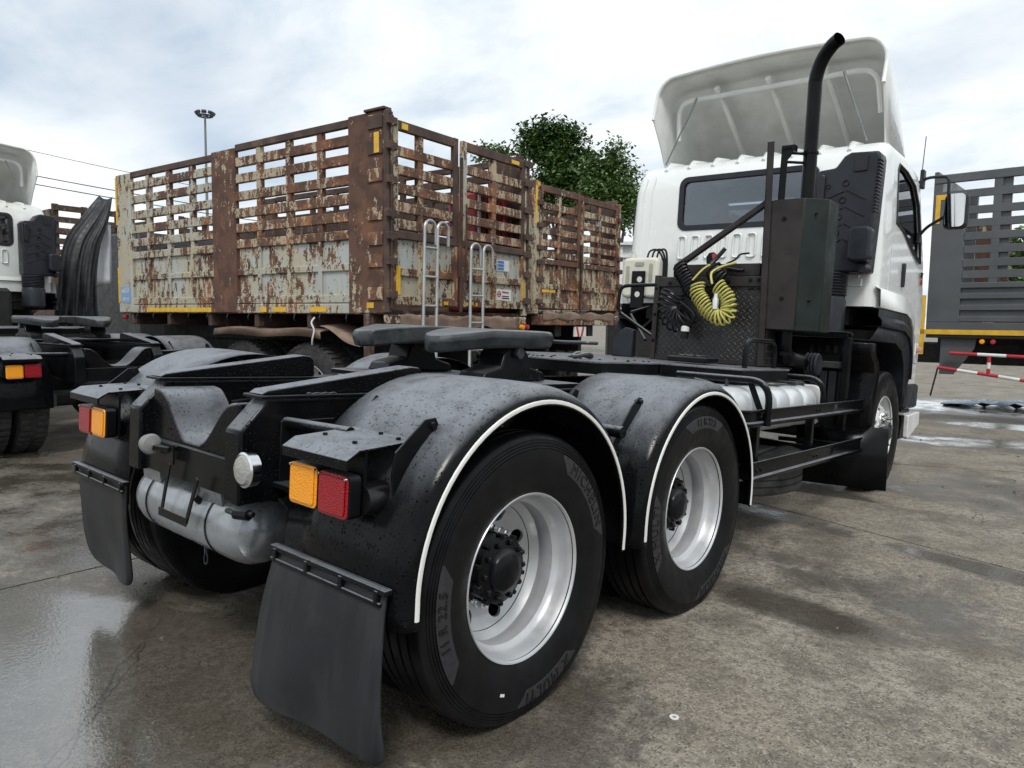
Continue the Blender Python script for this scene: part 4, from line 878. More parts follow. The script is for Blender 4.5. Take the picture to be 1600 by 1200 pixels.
# left grab rail, reservoir, fairing flap
part('grab_rail', MB().tube(fillet([(-.07, 3.05, 1.83), (-.37, 2.98, 1.815), (-.385, 2.98, 1.62), (-.09, 3.05, 1.43)], .06, 5), .014, 10), BLACK, T1)
rs = part('coolant_reservoir', MB().prism(rrect(-1.05, -.66, 1.80, 2.18, .05), 'y', 4.06, 4.20), MILKY, T1, bevel=.03, seg=3)
rc_ = MB()
for x0, x1, z0, z1 in ((-1.00, -.965, 1.90, 2.10), (-.75, -.715, 1.95, 2.12), (-.905, -.81, 2.10, 2.135)): rc_.prism(rrect(x0, x1, z0, z1, .014), 'y', 4.052, 4.075)
split_part('reservoir_recess', rc_, paint('reservoir recess', (.36, .34, .28), .6), rs)
part('reservoir_cap', MB().lathe([(2.18, 0), (2.18, .03), (2.215, .03), (2.22, 0)], 'z', (-.97, 4.13, 0), 14).tube([(-.98+.03*math.cos(a*PI/6), 4.13, 2.235+.02*math.sin(a*PI/6)) for a in range(12)], .005, 5, closed=True), MILKY, rs)
br = part('reservoir_bracket', MB().span((-.92, 4.03, 1.70), (-.78, 4.052, 2.05), .008), BLACK, rs)
part('bracket_hole', MB().lathe([(4.027, 0), (4.027, .027), (4.031, .027)], 'y', (-.83, 0, 1.97), 18).lathe([(4.027, 0), (4.027, .027), (4.031, .027)], 'y', (-.845, 0, 1.83), 18), MILKY, rs)
hs = MB()
for k in range(3): hs.tube(smooth_path([(-.82+.05*k, 4.12, 2.14), (-.80+.05*k, 4.13, 2.24), (-.72+.04*k, 4.14, 2.25), (-.66+.02*k, 4.15, 2.14), (-.66+.02*k, 4.16, 1.9)], 6), .010, 6)
split_part('coolant_hose', hs, BLKHOSE, T1)
part('guard_plate', MB().prism([(-.62, 1.25), (-.62, 1.38), (-.55, 1.47), (-.50, 1.50), (-.42, 1.48), (-.42, 1.25)], 'y', 3.3, 3.36), PLASTIC, T1, bevel=.01)
st_ = MB()
for a, b_ in (((-.75, 4.1, 1.72), (-.40, 3.2, 1.62)), ((-.95, 4.1, 1.66), (-.3, 3.3, 1.40)), ((-.9, 4.2, 1.5), (-.2, 3.5, 1.72))): st_.tube([a, b_], .012, 6)
split_part('stay_rod', st_, BLACK, T1)
# exhaust guard, stack and its frame
oct_ = [(.782, 3.02), (1.0, 3.02), (1.128, 3.135), (1.128, 3.34), (1.0, 3.45), (.782, 3.45)]
eg = part('exhaust_guard', MB().prism(oct_, 'z', 1.515, 2.405), GREEN, T1, bevel=.006)
part('guard_panel', MB().span((.780, 3.012, 1.52), (.999, 3.0185, 2.40)), BROWNBLK, eg, bevel=.002)
b = MB()
for x, z in ((.875, 2.27), (.90, 1.73)): bolt(b, (x, 3.011, z), .010, -.008, 'y', 8)
b.tube([(1.06, 3.075, 2.30), (1.08, 3.055, 2.30)], .008, 6).tube([(1.06, 3.075, 1.72), (1.08, 3.055, 1.72)], .008, 6)
split_part('guard_bolt', b, BLACK, eg)
sp_ = [(.955, 3.20, 2.38), (.945, 3.20, 3.10), (.950, 3.19, 3.25), (.990, 3.165, 3.355), (1.055, 3.125, 3.415), (1.115, 3.09, 3.440)]
P_ = smooth_path(sp_, 8); o_st = MB().tube(P_, .046, 20, caps=False).tube(P_, .042, 20, caps=False)
part('exhaust_stack', o_st, BLACK, T1, ang=60)
part('stack_clamp', MB().lathe([(2.735, .0475), (2.735, .054), (2.75, .054), (2.75, .0475)], 'z', (.95, 3.20, 0), 20, closed=True).tube([(.80, 3.10, 2.742), (.91, 3.19, 2.742)], .010, 6).tube([(.80, 3.10, 2.68), (.91, 3.19, 2.68)], .010, 6), BLACK, T1)
pm_ = MB().span((.745, 3.0, 1.26), (.792, 3.006, 2.80)).span((.745, 3.0, 1.26), (.751, 3.055, 2.80)); pm_.v = [(x+.022-.022*(z-1.26)/.77, y, z) for x, y, z in pm_.v]; ps = part('stack_post', pm_, BROWNBLK, T1)
part('post_plate', MB().prism([(.80, 2.41), (.80, 2.76), (.875, 2.77), (.875, 2.72), (.845, 2.68), (.845, 2.41)], 'y', 3.06, 3.075).span((.80, 3.06, 2.74), (.89, 3.12, 2.78)), BLACK, ps, bevel=.003)
part('diagonal_brace', MB().box((.39, 3.10, 2.195), (.84, .042, .042), Euler((0, -.58, 0)), .006), BROWNBLK, T1)
part('exhaust_pipe', MB().tube(fillet([(.86, 3.24, 1.52), (.86, 3.24, 1.33), (.95, 3.55, 1.28), (.7, 4.0, 1.2)], .10, 6), .055, 16).lathe([(1.34, .062), (1.34, .068), (1.37, .068), (1.37, .062)], 'z', (.86, 3.24, 0), 18, closed=True), BLACK, T1)
part('flex_joint', MB().lathe([(.0+.012*k, .075+(.01 if k % 2 else 0)) for k in range(9)], 'x', (.93, 3.52, 1.29), 18, caps=True), PLASTIC, T1)
# fuel tank
def bulge(y0, y1, xo, top, n=10):
    m = MB(); rows = []
    for i in range(n+1):
        f = i/n; y = y0+(y1-y0)*f; k = math.sin(PI*f)**.5; e_ = .018*k
        rows.append([(x, y, z) for x, z in rrect(.50-e_*.2, xo-.02+e_, .86, top-.018+e_, .10)])
    nn = len(rows[0]); v = [p for r_ in rows for p in r_]
    f_ = [(i*nn+j, i*nn+(j+1) % nn, (i+1)*nn+(j+1) % nn, (i+1)*nn+j) for i in range(n) for j in range(nn)] + [tuple(range(nn))[::-1], tuple(range(n*nn, (n+1)*nn))]
    return m.add(v, f_)
TANKW = paint('silver fuel tank paint', (.70, .73, .74), .30, metal=.25, var=.03, vscale=3, rvar=.03)
ft = part('fuel_tank', bulge(1.98, 2.60, 1.10, 1.15), TANKW, T1, ang=45)
for a, b_ in ((2.60, 2.86), (2.86, 3.12), (3.12, 3.38)): part('tank_bay', bulge(a, b_, 1.09, 1.14), TANKW, ft, ang=45)
part('tank_end', MB().prism(rrect(.50, 1.10, .86, 1.145, .06), 'y', 3.38, 3.41), WHITEP, ft, bevel=.01)
part('filler_cap', MB().lathe([(1.13, .06), (1.16, .06), (1.165, .05), (1.175, .05), (1.175, 0)], 'z', (.95, 3.28, 0), 18).span((.85, 3.15, 1.15), (1.0, 3.2, 1.165), .004), STEEL, ft)
part('sender_unit', MB().tube([(.95, 2.12, 1.13), (.95, 2.12, 1.19)], .012, 8).tube(smooth_path([(.95, 2.12, 1.18), (1.0, 2.3, 1.2), (1.02, 2.45, 1.15)], 5), .006, 6).tube(smooth_path([(1.0, 2.05, 1.12), (.9, 2.02, 1.16), (.8, 2.0, 1.18)], 5), .008, 6), STEEL, ft)
for yy, xo in ((2.13, 1.205), (3.30, 1.14)):
    part('tank_hoop', MB().tube(fillet([(.62, yy, 1.195), (xo, yy, 1.195), (xo+.0, yy, .94)], .14, 8), .020, 12), WETBLACK, T1)
part('tank_brace', MB().box((1.125, 2.15, 1.08), (.035, .008, .27), Euler((0, -.42, 0)), .003), BLACK, T1)
# side guards
def guard(z0, z1, name):
    o = None
    prof = [(0, z0), (.0, z0+.02), (-.018, z0+.028), (-.018, z1-.02), (-.006, z1-.012), (-.006, z1)]
    path = [(1.06, 1.875)] + [(1.06+.11*math.sin(R(a)), 1.985-.11*math.cos(R(a))) for a in (10, 30, 50, 70, 90)] + [(1.175, 2.6), (1.18, 3.4), (1.185, 4.22)]
    rows = []
    for i, (x, y) in enumerate(path):
        a = Vector(path[min(i+1, len(path)-1)])-Vector(path[max(i-1, 0)]); n_ = Vector((a.y, -a.x)).normalized()
        rows.append([(x+n_.x*(.02+d), y+n_.y*(.02+d), z) for d, z in prof])
    return part(name, MB().grid(rows), WETBLACK, T1, solid=.006)
for z0, z1 in ((.938, 1.035), (.620, .735)):
    g_ = guard(z0, z1, 'side_guard'); b = MB()
    for yy in (2.10, 2.17, 3.08, 3.14, 4.05): b.lathe([(0, .010), (.008, .009), (.01, 0)], 'x', (1.178, yy, (z0+z1)/2), 8)
    split_part('guard_bolt', b, BLACK, g_)
for yy in (2.16, 3.12): part('guard_bracket', MB().span((1.09, yy, .60), (1.14, yy+.045, 1.02), .004).span((.50, yy, .70), (1.14, yy+.04, .74)), BLACK, T1)
gs = MB()
for z in (.97, .66): gs.tube([(1.16, 1.98, z), (.55, 1.93, z)], .018, 8).tube([(1.17, 4.15, z), (.6, 4.0, z)], .018, 8)
split_part('guard_stay', gs, BLACK, T1)
gl = MB()
for a, b_ in (((1.13, 3.2, .96), (1.0, 4.0, .72)), ((.6, 2.0, .9), (1.1, 2.3, .62)), ((1.12, 2.3, .68), (.7, 2.9, .68))): gl.tube([a, b_], .014, 6)
split_part('guard_stay', gl, BLACK, T1)
# spare wheel under the frame
sw = place('spare_wheel', ME['rimback'], T1); sw.matrix_basis = M1.inverted() @ Matrix.Translation((.62, 2.93, .42)) @ Matrix.Rotation(R(90), 4, 'Y')
spt = place('tyre', MB().lathe(tyre_profile(), 'x', n=80, closed=True).mesh('tyre', TREAD, 28), sw)
part('spare_carrier', MB().span((.2, 2.90, .66), (1.05, 2.96, .70)).span((.60, 2.90, .60), (.64, 2.96, .72)), BLACK, T1)
part('spare_cover', MB().prism([(.35, 2.45), (1.0, 2.55), (.95, 3.0), (.45, 3.05)], 'z', .705, .715), STEEL, T1)
# panels ahead of the tank: battery box wall, inner splash guard, front flap
pn = part('side_panel', MB().span((.55, 3.86, .80), (1.14, 3.90, 1.50)), BLACK, T1, bevel=.004)
for k in range(4): part('panel_slat', MB().span((.86+.07*k, 3.840, .98), (.915+.07*k, 3.8595, 1.24), .004), PLASTIC, pn)
part('panel_strap', MB().span((.82, 3.835, 1.265), (1.14, 3.858, 1.315), .004), STEEL, pn)
sl = MB()
for k in range(5): sl.prism(rrect(.84+.06*k, .868+.06*k, 1.38, 1.44, .012), 'y', 3.848, 3.859)
split_part('panel_slot', sl, LETTER, pn)
part('top_beam', MB().span((.55, 3.78, 1.50), (1.13, 3.86, 1.545), .004).tube([(1.13, 3.82, 1.52), (1.15, 3.82, 1.53)], .02, 8), BLACK, T1)
part('side_post', MB().span((1.10, 3.80, .80), (1.15, 3.86, 1.50), .004), BLACK, T1)
lf = [(4.02, 1.47), (4.06, 1.38), (4.16, 1.32), (4.20, 1.24), (4.14, 1.05), (4.10, .82)]
part('splash_guard', MB().grid([[(x, y+dy, z) for y, z in lf] for x, dy in ((.70, 0), (1.16, 0), (1.225, .02), (1.25, .07))]), WETBLACK, T1, solid=.006, ang=35)
part('front_mud_flap', MB().add([(.70, 4.16, .31), (1.392, 4.20, .335), (1.378, 4.18, .82), (.70, 4.12, .83)], [(0, 1, 2, 3)]), BLACK, T1, solid=.008)
part('step_frame', MB().span((1.0, 5.52, .90), (1.20, 5.98, 1.13), .02).span((1.0, 5.6, .6), (1.15, 5.95, .90), .02), PLASTIC, T1)
stp = part('cab_step', MB().prism([(5.53, .845), (5.98, .862), (5.99, .74), (5.58, .62), (5.54, .64)], 'x', 1.19, 1.23), WHITEP, T1, bevel=.008)
part('step_tread', MB().span((1.0, 5.54, .84), (1.19, 5.97, .862), .004), ALLOY, stp)
ti = part('turn_lamp', MB().span((1.16, 5.88, 1.435), (1.215, 5.93, 1.485), .012), paint('pale orange lens', (.55, .30, .20), .25, var=.1), T1)
part('lamp_base', MB().span((1.14, 5.85, 1.40), (1.17, 5.97, 1.52), .01), WHITEP, ti)
# mirror
mr = part('mirror', MB().prism(rrect(1.355, 1.545, 2.545, 2.865, .05), 'y', 5.52, 5.60), PLASTIC, T1, bevel=.03, seg=3)
mg = MB().prism(rrect(1.372, 1.528, 2.562, 2.848, .04), 'y', 5.490, 5.494); mg.v = [(x, y-.10*(z-2.705)-.10*(x-1.45), z) for x, y, z in mg.v]; part('mirror_glass', mg, MIRROR, mr)
part('mirror_arm', MB().tube(fillet([(1.10, 5.70, 3.02), (1.20, 5.60, 3.035), (1.37, 5.56, 3.02), (1.385, 5.56, 2.72), (1.36, 5.56, 2.66), (1.22, 5.60, 2.585), (1.15, 5.62, 2.50)], .05, 6), .014, 10), PLASTIC, mr)
split_part('mirror_bracket', MB().span((1.12, 5.62, 2.95), (1.155, 5.70, 3.12), .01).span((1.14, 5.60, 2.44), (1.17, 5.66, 2.54), .008), PLASTIC, mr)
part('antenna', MB().tube([(1.13, 5.62, 2.9), (1.14, 5.63, 3.42)], .004, 6), STEEL, T1)
dc = MB()
v, f = T_GXZ; dc.add([(1.1675+z, 5.845+x*.62, 2.165+y) for x, y, z in v], f)
part('model_letters', dc, BLACK, T1); dc = MB(); v, f = T_360; dc.add([(1.1675+z, 5.845+x*.62, 2.10+y) for x, y, z in v], f); part('model_digits', dc, REDP, T1)

# ---------------------------------------------------------------- second tractor on the left
M2 = Matrix.Translation((-5.98, 1.18, 0)) @ Matrix.Rotation(R(92.2), 4, 'Z')
T2 = tractor(M2, 'dusty second tractor unit with aged white cab, parked beside the rusty pale blue truck', main=False)

# ---------------------------------------------------------------- rusty stake bodies
def unit_box(): return MB().box((0, 0, 0), (1, 1, 1)).mesh('b', RUSTSLAT)
def bar(name, t, a, b, mat, ch=.006, wob=0):
    m = MB().span(a, b, ch)
    if wob:
        k1, k2 = random.uniform(-wob, wob), random.uniform(-wob, wob)
        m.v = [(x, y+k1*(1 if x*1.7 % 1 > .5 else -.6), z+k2*.6) for x, y, z in m.v]
    return part(name, m, mat, t)
def stake_side(t, Y, inn, top, secs, posts, mats, detail=True):
    """side wall in the plane y=Y, thickness towards inn (+1/-1); secs: (u0,u1,top,[verticals],slatmat,panelmat)"""
    th = .05
    def yy(a, b): return (Y+inn*a, Y+inn*b)
    for u0, u1, z0, z1, m_ in posts:
        bar('post', t, (u0, yy(.0, .07)[0], z0), (u1, yy(0, .07)[1], z1), m_, .012)
    for u0, u1, tp, verts, sm, pm in secs:
        d = tp-3.443
        bar('top_rail', t, (u0, yy(.008, .06)[0], 3.361+d), (u1, yy(.008, .06)[1], 3.443+d), mats['top'], .008)
        for z0, z1 in ((3.182, 3.288), (2.997, 3.102), (2.790, 2.898), (2.590, 2.701), (2.407, 2.513)):
            k = random.uniform(-.006, .006); bar('slat', t, (u0, yy(.010, .070)[0], z0+d*.8+k), (u1, yy(.010, .070)[1], z1+d*.8+k), sm, .006, .004)
        bar('mid_rail', t, (u0, yy(.006, .06)[0], 2.225+d*.5), (u1, yy(.006, .06)[1], 2.325+d*.5), sm, .008)
        for u in verts:
            bar('stiffener', t, (u-.040, yy(.018, .082)[0], 2.30), (u+.040, yy(.018, .082)[1], 3.37+d), sm, .006)
            if detail: bar('stiffener', t, (u-.030, yy(.010, .05)[0], 1.60), (u+.030, yy(.010, .05)[1], 2.24), mats['stiff'], .006)
        if detail:
            us = [u0] + list(verts) + [u1]
            for a, b in zip(us, us[1:]):
                for z0, z1 in ((1.66, 1.915), (1.98, 2.23)): bar('panel', t, (a+.02, yy(.040, .055)[0], z0), (b-.02, yy(.040, .055)[1], z1), pm, .004)
            bar('panel_rib', t, (u0, yy(.014, .055)[0], 1.91), (u1, yy(.014, .055)[1], 1.986), mats['stiff'], .008)
            bar('bottom_rail', t, (u0, yy(.006, .06)[0], 1.575), (u1, yy(.006, .06)[1], 1.664), mats['stiff'], .008)
        else:
            bar('panel', t, (u0, yy(.03, .055)[0], 1.57), (u1, yy(.03, .055)[1], 2.24), pm, .004)
        bar('floor_rail', t, (u0, yy(.002, .08)[0], 1.462), (u1, yy(.002, .08)[1], 1.568), mats['stiff'], .008)
def gate(t, v0, v1, mats, mid, top=3.40):
    X0, X1 = .0, .05
    def b(n, va, vb, za, zb, x0, x1, m_, ch=.006): return bar(n, t, (x0, -va, za), (x1, -vb, zb), m_, ch, .002)
    b('gate_stile', v0, v0+.075, 2.24, top, -.004, .05, mats['stile']); b('gate_stile', v1-.075, v1, 2.24, top, -.004, .05, mats['top'])
    b('gate_rail', v0+.075, v1-.075, top-.10, top-.002, 0, .05, mats['top'])
    for zc in (3.10, 2.915, 2.73, 2.545, 2.375): b('slat', v0+.075, v1-.075, zc-.050, zc+.050, .008, .064, mats['slat'])
    b('stiffener', mid-.042, mid+.042, 2.30, top-.05, .014, .075, mats['slat'])
    b('gate_rail', v0, v1, 2.225, 2.305, -.006, .06, mats['top'])
    b('gate_stile', v0, v0+.07, 1.56, 2.225, -.002, .05, mats['stile2']); b('gate_stile', v1-.07, v1, 1.56, 2.225, -.002, .05, mats['stile2']); b('stiffener', mid-.04, mid+.04, 1.64, 2.225, 0, .05, mats['beam'])
    b('panel_rib', v0+.07, v1-.07, 1.85, 1.93, .004, .05, mats['beam']); b('gate_rail', v0, v1, 1.555, 1.645, -.004, .06, mats['beam'])
    for a, c in ((v0+.06, mid-.03), (mid+.03, v1-.06)):
        for z0, z1 in ((1.645, 1.855), (1.925, 2.23)): b('panel', a, c, z0, z1, .034, .045, mats['panel'], .003)
def under(t, L, Wd, wheels=True, z0=1.46):
    bar('chassis_rail', t, (.3, -.80, .86), (L, -.70, 1.12), DARK, .01); bar('chassis_rail', t, (.3, -Wd+.70, .86), (L, -Wd+.80, 1.12), DARK, .01)
    for k in range(6): bar('cross_bearer', t, (.25+k*(L-.6)/5, -.03, 1.30), (.33+k*(L-.6)/5, -Wd+.03, 1.455), RUSTDARK, .008)
    bar('bed_floor', t, (.06, -.03, 1.455), (L-.05, -Wd+.03, 1.50), RUSTDARK, .008); bar('bed_runner', t, (.1, -.66, 1.12), (L, -.84, 1.30), DARK, .01); bar('bed_runner', t, (.1, -Wd+.84, 1.12), (L, -Wd+.66, 1.30), DARK, .01)
    if wheels:
        for u in (1.33, 2.55):
            for v in (-.20, -.57, -Wd+.20, -Wd+.57):
                s_ = 1 if v > -Wd/2 else -1
                wheel(t, Matrix.Translation((u, v, .5586)) @ Matrix.Rotation(R(90)*s_, 4, 'Z') @ Matrix.Scale(1.12, 4), 'lug' if v in (-.20, -Wd+.20) else 'luginner')
            part('axle', MB().tube([(u, -.3, .56), (u, -Wd+.3, .56)], .07, 10), DARK, t)
MT = dict(top=RUSTTOP, stiff=RUSTPALE, stile=RUSTPALE, stile2=RUSTSLAT, slat=RUSTSLAT, beam=RUSTORANGE, panel=RUSTPANEL)
L1, W1 = 5.44, 2.45
MA = Matrix.Translation((-2.949, 2.839, 0)) @ Matrix.Rotation(3.225, 4, 'Z')
A = thing('stake_truck', 'rusty stake bed truck with flaking pale blue panels behind the black tractor', 'truck', MA, 'rusty stake bed trucks')
secs = [(.585, 2.565, 3.455, (1.05, 1.585, 2.125), RUSTSLAT, RUSTPANEL), (3.055, 5.03, 3.40, (3.54, 4.09, 4.60), RUSTPALE, RUSTPANEL)]
posts = [(.06, .58, 1.462, 3.475, RUSTPOST), (2.57, 3.05, 1.462, 3.42, RUSTPOST), (5.035, 5.42, 1.462, 3.39, RUSTPANEL)]
stake_side(A, 0, -1, 3.44, secs, posts, MT)
MTF = dict(top=RUSTDARK, stiff=RUSTDARK)
stake_side(A, -W1, 1, 3.44, [(u0, u1, tp, v_, RUSTDARK, RUSTDARK) for u0, u1, tp, v_, _, _ in secs], [(a, b, c, d, RUSTDARK) for a, b, c, d, _ in posts], MTF, False)
bar('post_cap', A, (.03, .02, 3.475), (.32, -.09, 3.50), RUSTTOP, .004); bar('corner_post', A, (-.012, .004, 1.47), (.06, -.06, 3.47), RUSTTOP, .01); bar('corner_post', A, (-.012, -W1+.07, 1.47), (.06, -W1-.004, 3.40), RUSTPALE, .01)
gate(A, .075, 1.085, MT, .50); gate(A, 1.16, 2.40, MT, 1.77)
part('latch_pole', MB().tube([(-.02, -1.12, 1.50), (-.02, -1.12, 3.2)], .018, 8).tube([(-.045, -1.06, 1.9), (-.045, -1.06, 2.6)], .012, 6).tube([(-.045, -1.18, 1.9), (-.045, -1.18, 2.7)], .012, 6), RUSTDARK, A)
for v in (-.03, -2.42):
    part('hinge_pin', MB().tube([(-.028, v, 1.52), (-.028, v, 3.44)], .013, 8), RUSTDARK, A)
    for z in (1.62, 1.95, 2.2, 2.42, 2.75, 3.08, 3.32): part('hinge', MB().span((-.048, v-.07, z), (-.010, v+.07, z+.075), .006).lathe([(z-.01, .024), (z+.085, .024)], 'z', (-.028, v, 0), 10, caps=True), RUSTTOP, A)
for z in (1.60, 1.93, 2.15, 2.40, 2.78, 3.05, 3.30): bar('hinge_plate', A, (.062, .004, z), (.27, .016, z+.13), RUSTSLAT if z < 3 else RUSTTOP, .004)
for u0, u1, zz_ in ((3.10, 4.65, 1.475), (1.98, 2.10, 1.475), (1.62, 1.86, 1.478), (.93, 1.20, 1.48), (.20, .30, 1.52)): part('reflector_strip', MB().span((u0, .0025, zz_), (u1, .0055, zz_+.055)), YELTAPE, A)
split_part('reflector_strip', MB().span((5.385, .0005, 1.60), (5.425, .004, 2.1)).span((5.385, .0005, 2.7), (5.425, .004, 3.36)), YELTAPE, A)
split_part('reflector_strip', MB().span((.10, .017, 3.06), (.17, .021, 3.26)), YELTAPE, A); split_part('reflector_strip', MB().span((.20, .0005, 3.38), (.26, .004, 3.44)), YELTAPE, A)
for v, z0, z1 in ((.14, 1.66, 1.95), (2.36, 1.66, 1.92)): split_part('reflector_strip', MB().span((-.0105, -v-.03, z0), (-.006, -v+.03, z1)), YELTAPE, A)
split_part('reflector_strip', MB().span((-.012, -.19, 3.315), (-.008, -.28, 3.375)), YELTAPE, A); split_part('reflector_strip', MB().span((-.012, -2.08, 3.315), (-.008, -2.24, 3.36)), YELTAPE, A)
yl = MB()
for v, z in ((.86, 1.59), (.90, 1.59), (1.25, 1.59), (1.30, 1.60), (1.35, 1.60), (1.42, 1.59)): yl.box((-.0075, -v, z), (.004, .03, .035), Euler((random.uniform(-.4, .4), 0, 0)))
split_part('yellow_lettering', yl, YELTAPE, A)
sg = part('painted_sign', MB().span((5.08, .0005, 1.60), (5.36, .003, 1.83)), BLUEOLD, A)
for tv, zc in ((T_TH1, 1.765), (T_TH2, 1.655)):
    v, f = tv; part('sign_lettering', MB().add([(5.22-x*.62, .0055+z, zc+y*.62) for x, y, z in v], f), WHITEP, sg)
sk = part('sticker', MB().span((.028, -1.85, 2.01), (.0325, -2.10, 2.14)), WHITEP, A)
for z in (2.02, 2.06, 2.10): part('sticker_line', MB().span((.0255, -1.86, z), (.0275, -1.99, z+.032)), BLUE, sk)
sk = part('sticker', MB().span((.028, -1.85, 1.655), (.0325, -2.15, 1.79)), WHITEP, A)
part('sticker_emblem', MB().lathe([(.0262, .024), (.0262, .038)], 'x', (0, -1.90, 1.73), 18).box((.0262, -1.90, 1.73), (.001, .05, .016)), REDP, sk)
part('sticker_line', MB().box((.0262, -2.03, 1.755), (.001, .13, .018), Euler((.05, 0, 0))), REDP, sk); part('sticker_line', MB().span((.0258, -1.96, 1.70), (.0266, -2.10, 1.712)).span((.0258, -1.96, 1.675), (.0266, -2.11, 1.688)), BLACK, sk)
under(A, L1, W1)
bar('rear_beam', A, (-.02, -.02, 1.36), (.09, -W1+.02, 1.455), RUSTORANGE, .012)
part('torn_sheet', MB().grid([[(-.03, -.15-2.1*i/20, 1.45-.16*k/4+.02*math.sin(i*1.3+k)-(.05*math.sin(i*.8) if k == 4 else 0)) for i in range(21)] for k in range(5)]), BROWNTARP, A, solid=.004)
part('marker_lamp', MB().lathe([(-.05, 0), (-.045, .03), (0, .035)], 'x', (-.02, -2.30, 1.33), 14), AMBER, A); part('marker_lamp', MB().lathe([(-.05, 0), (-.045, .03), (0, .035)], 'x', (-.02, -2.40, 1.33), 14), REDP, A)
# canvas mudguards and rope ties
rows = []
for i in range(17):
    f = i/16; u = 1.0+2.0*f; sag = .03*math.sin(f*9)+.04*math.sin(f*PI)
    rows.append([(u, .03-.02*math.sin(f*11), 1.235+sag*.5-.05), (u, .035, 1.265+sag*.5), (u, -.10, 1.28+sag*.5), (u, -.62, 1.29)])
part('canvas_mudguard', MB().grid(rows), BROWNTARP, A, solid=.006)
rows = [[(1.02-.62*f, .02, 1.33-.22*f+.02*math.sin(f*7)), (1.02-.62*f, -.35, 1.36-.20*f), (1.02-.62*f, -.7, 1.33-.2*f)] for f in [i/8 for i in range(9)]]
part('canvas_mudguard', MB().grid(rows), BROWNTARP, A, solid=.006)
bar('bumper_post', A, (.27, .0, .98), (.36, -.08, 1.46), RUSTDARK, .008); bar('bumper_bar', A, (-.12, 0, .94), (.36, -.10, 1.0), RUSTDARK, .008)
hk = MB()
for k in range(11): hk.tube([(.6+.43*k, .0, 1.46), (.6+.43*k, .02, 1.41), (.6+.43*k+.01, .0, 1.38)], .006, 5)
split_part('rope_hook', hk, STEEL, A)
rp = MB().tube(smooth_path([(1.10, .02, 1.42), (1.12, .05, 1.36), (1.09, .04, 1.28), (1.12, .04, 1.18), (1.15, .02, 1.12)], 5), .010, 6)
part('rope_tie', rp, WHITEP, A)
part('corner_light', MB().lathe([(-.03, 0), (-.02, .03), (.02, .035)], 'x', (5.34, -.05, 1.40), 12), REDP, A)
# second rusty truck
MB2 = Matrix.Translation((-4.087, 6.629, .05)) @ Matrix.Rotation(3.178, 4, 'Z')
B = thing('stake_truck', 'orange-brown rusty stake bed truck with cream stained panels next to the pale cabin', 'truck', MB2, 'rusty stake bed trucks')
MT2 = dict(MT); MT2.update(slat=RUSTORANGE, top=RUSTPOST, stile=RUSTORANGE, beam=RUSTORANGE, panel=rust('stained cream panel', (.36, .33, .24), .5, mid=(.18, .09, .05)))
gate(B, .08, 1.19, MT2, .62); gate(B, 1.22, 2.40, MT2, 1.8, 3.38)
stake_side(B, 0, -1, 3.44, [(.6, 2.6, 3.44, (1.05, 1.58, 2.12), RUSTDARK, RUSTPANEL), (3.05, 5.0, 3.40, (3.5, 4.0, 4.6), RUSTDARK, RUSTPANEL)], [(.06, .58, 1.462, 3.47, RUSTPALE), (2.6, 3.05, 1.462, 3.42, RUSTPOST), (5.0, 5.4, 1.462, 3.4, RUSTPOST)], MT, False)
stake_side(B, -W1, 1, 3.44, [(.6, 2.6, 3.44, (1.05, 1.58, 2.12), RUSTDARK, RUSTDARK), (3.05, 5.0, 3.40, (3.5, 4.0, 4.6), RUSTDARK, RUSTDARK)], [(.06, .58, 1.462, 3.47, RUSTTOP), (2.6, 3.05, 1.462, 3.42, RUSTDARK), (5.0, 5.4, 1.462, 3.4, RUSTDARK)], MT, False)
bar('corner_post', B, (-.012, .06, 1.47), (.06, -.06, 3.44), RUSTPALE, .01); bar('corner_post', B, (-.012, -W1+.07, 1.47), (.06, -W1-.004, 3.40), RUSTORANGE, .01)
split_part('reflector_strip', MB().span((-.016, .05, 2.80), (-.0125, 0, 3.42)).span((-.016, .05, 3.36), (-.0125, -.06, 3.42)), YELTAPE, B); split_part('reflector_strip', MB().span((-.008, -.15, 1.80), (-.005, -.5, 1.845)), YELTAPE, B)
for v in (-.06, -2.42):
    for z in (1.62, 1.95, 2.2, 2.42, 2.75, 3.08): part('hinge', MB().span((-.048, v-.07, z), (-.010, v+.07, z+.075), .006), RUSTTOP, B)
part('latch_pole', MB().tube([(-.02, -1.205, 1.46), (-.02, -1.205, 2.6)], .025, 8).tube([(-.05, -1.17, 1.9), (-.05, -1.17, 2.5)], .012, 6), RUSTDARK, B)
under(B, 5.4, W1); bar('rear_beam', B, (-.03, -.02, 1.30), (.09, -W1+.02, 1.46), RUSTORANGE, .012)
part('torn_sheet', MB().grid([[(-.035, -.15-2.1*i/20, 1.50-.12*k/4+.02*math.sin(i*1.1+k)) for i in range(21)] for k in range(5)]), BROWNTARP, B, solid=.004)
part('chevron_board', MB().prism([(-1.05, 1.12), (-1.40, 1.12), (-1.40, 1.28), (-1.05, 1.28)], 'x', -.01, .01), WHITEP, B)
for k in range(2): part('chevron_stripe', MB().box((-.0125, -1.15-.14*k, 1.20), (.003, .05, .165), Euler((.35 if k else -.35, 0, 0))), REDP, B)
# red load standing in the bed of the first truck
rt = thing('cargo_crate', 'faded red panelled crate standing in the bed behind the rusty gate', 'crate', MA)
part('crate_body', MB().span((.16, -1.62, 1.502), (.62, -2.34, 2.93), .03), REDTRUCK, rt)
for k in range(5): part('crate_rib', MB().span((.13, -1.68-.14*k, 1.55), (.159, -1.73-.14*k, 2.88), .006), REDTRUCK if k % 2 else RUSTDARK, rt)
part('pale_panel', MB().span((.14, -1.63, 2.4), (.158, -1.675, 2.92), .004), BLDG, rt)

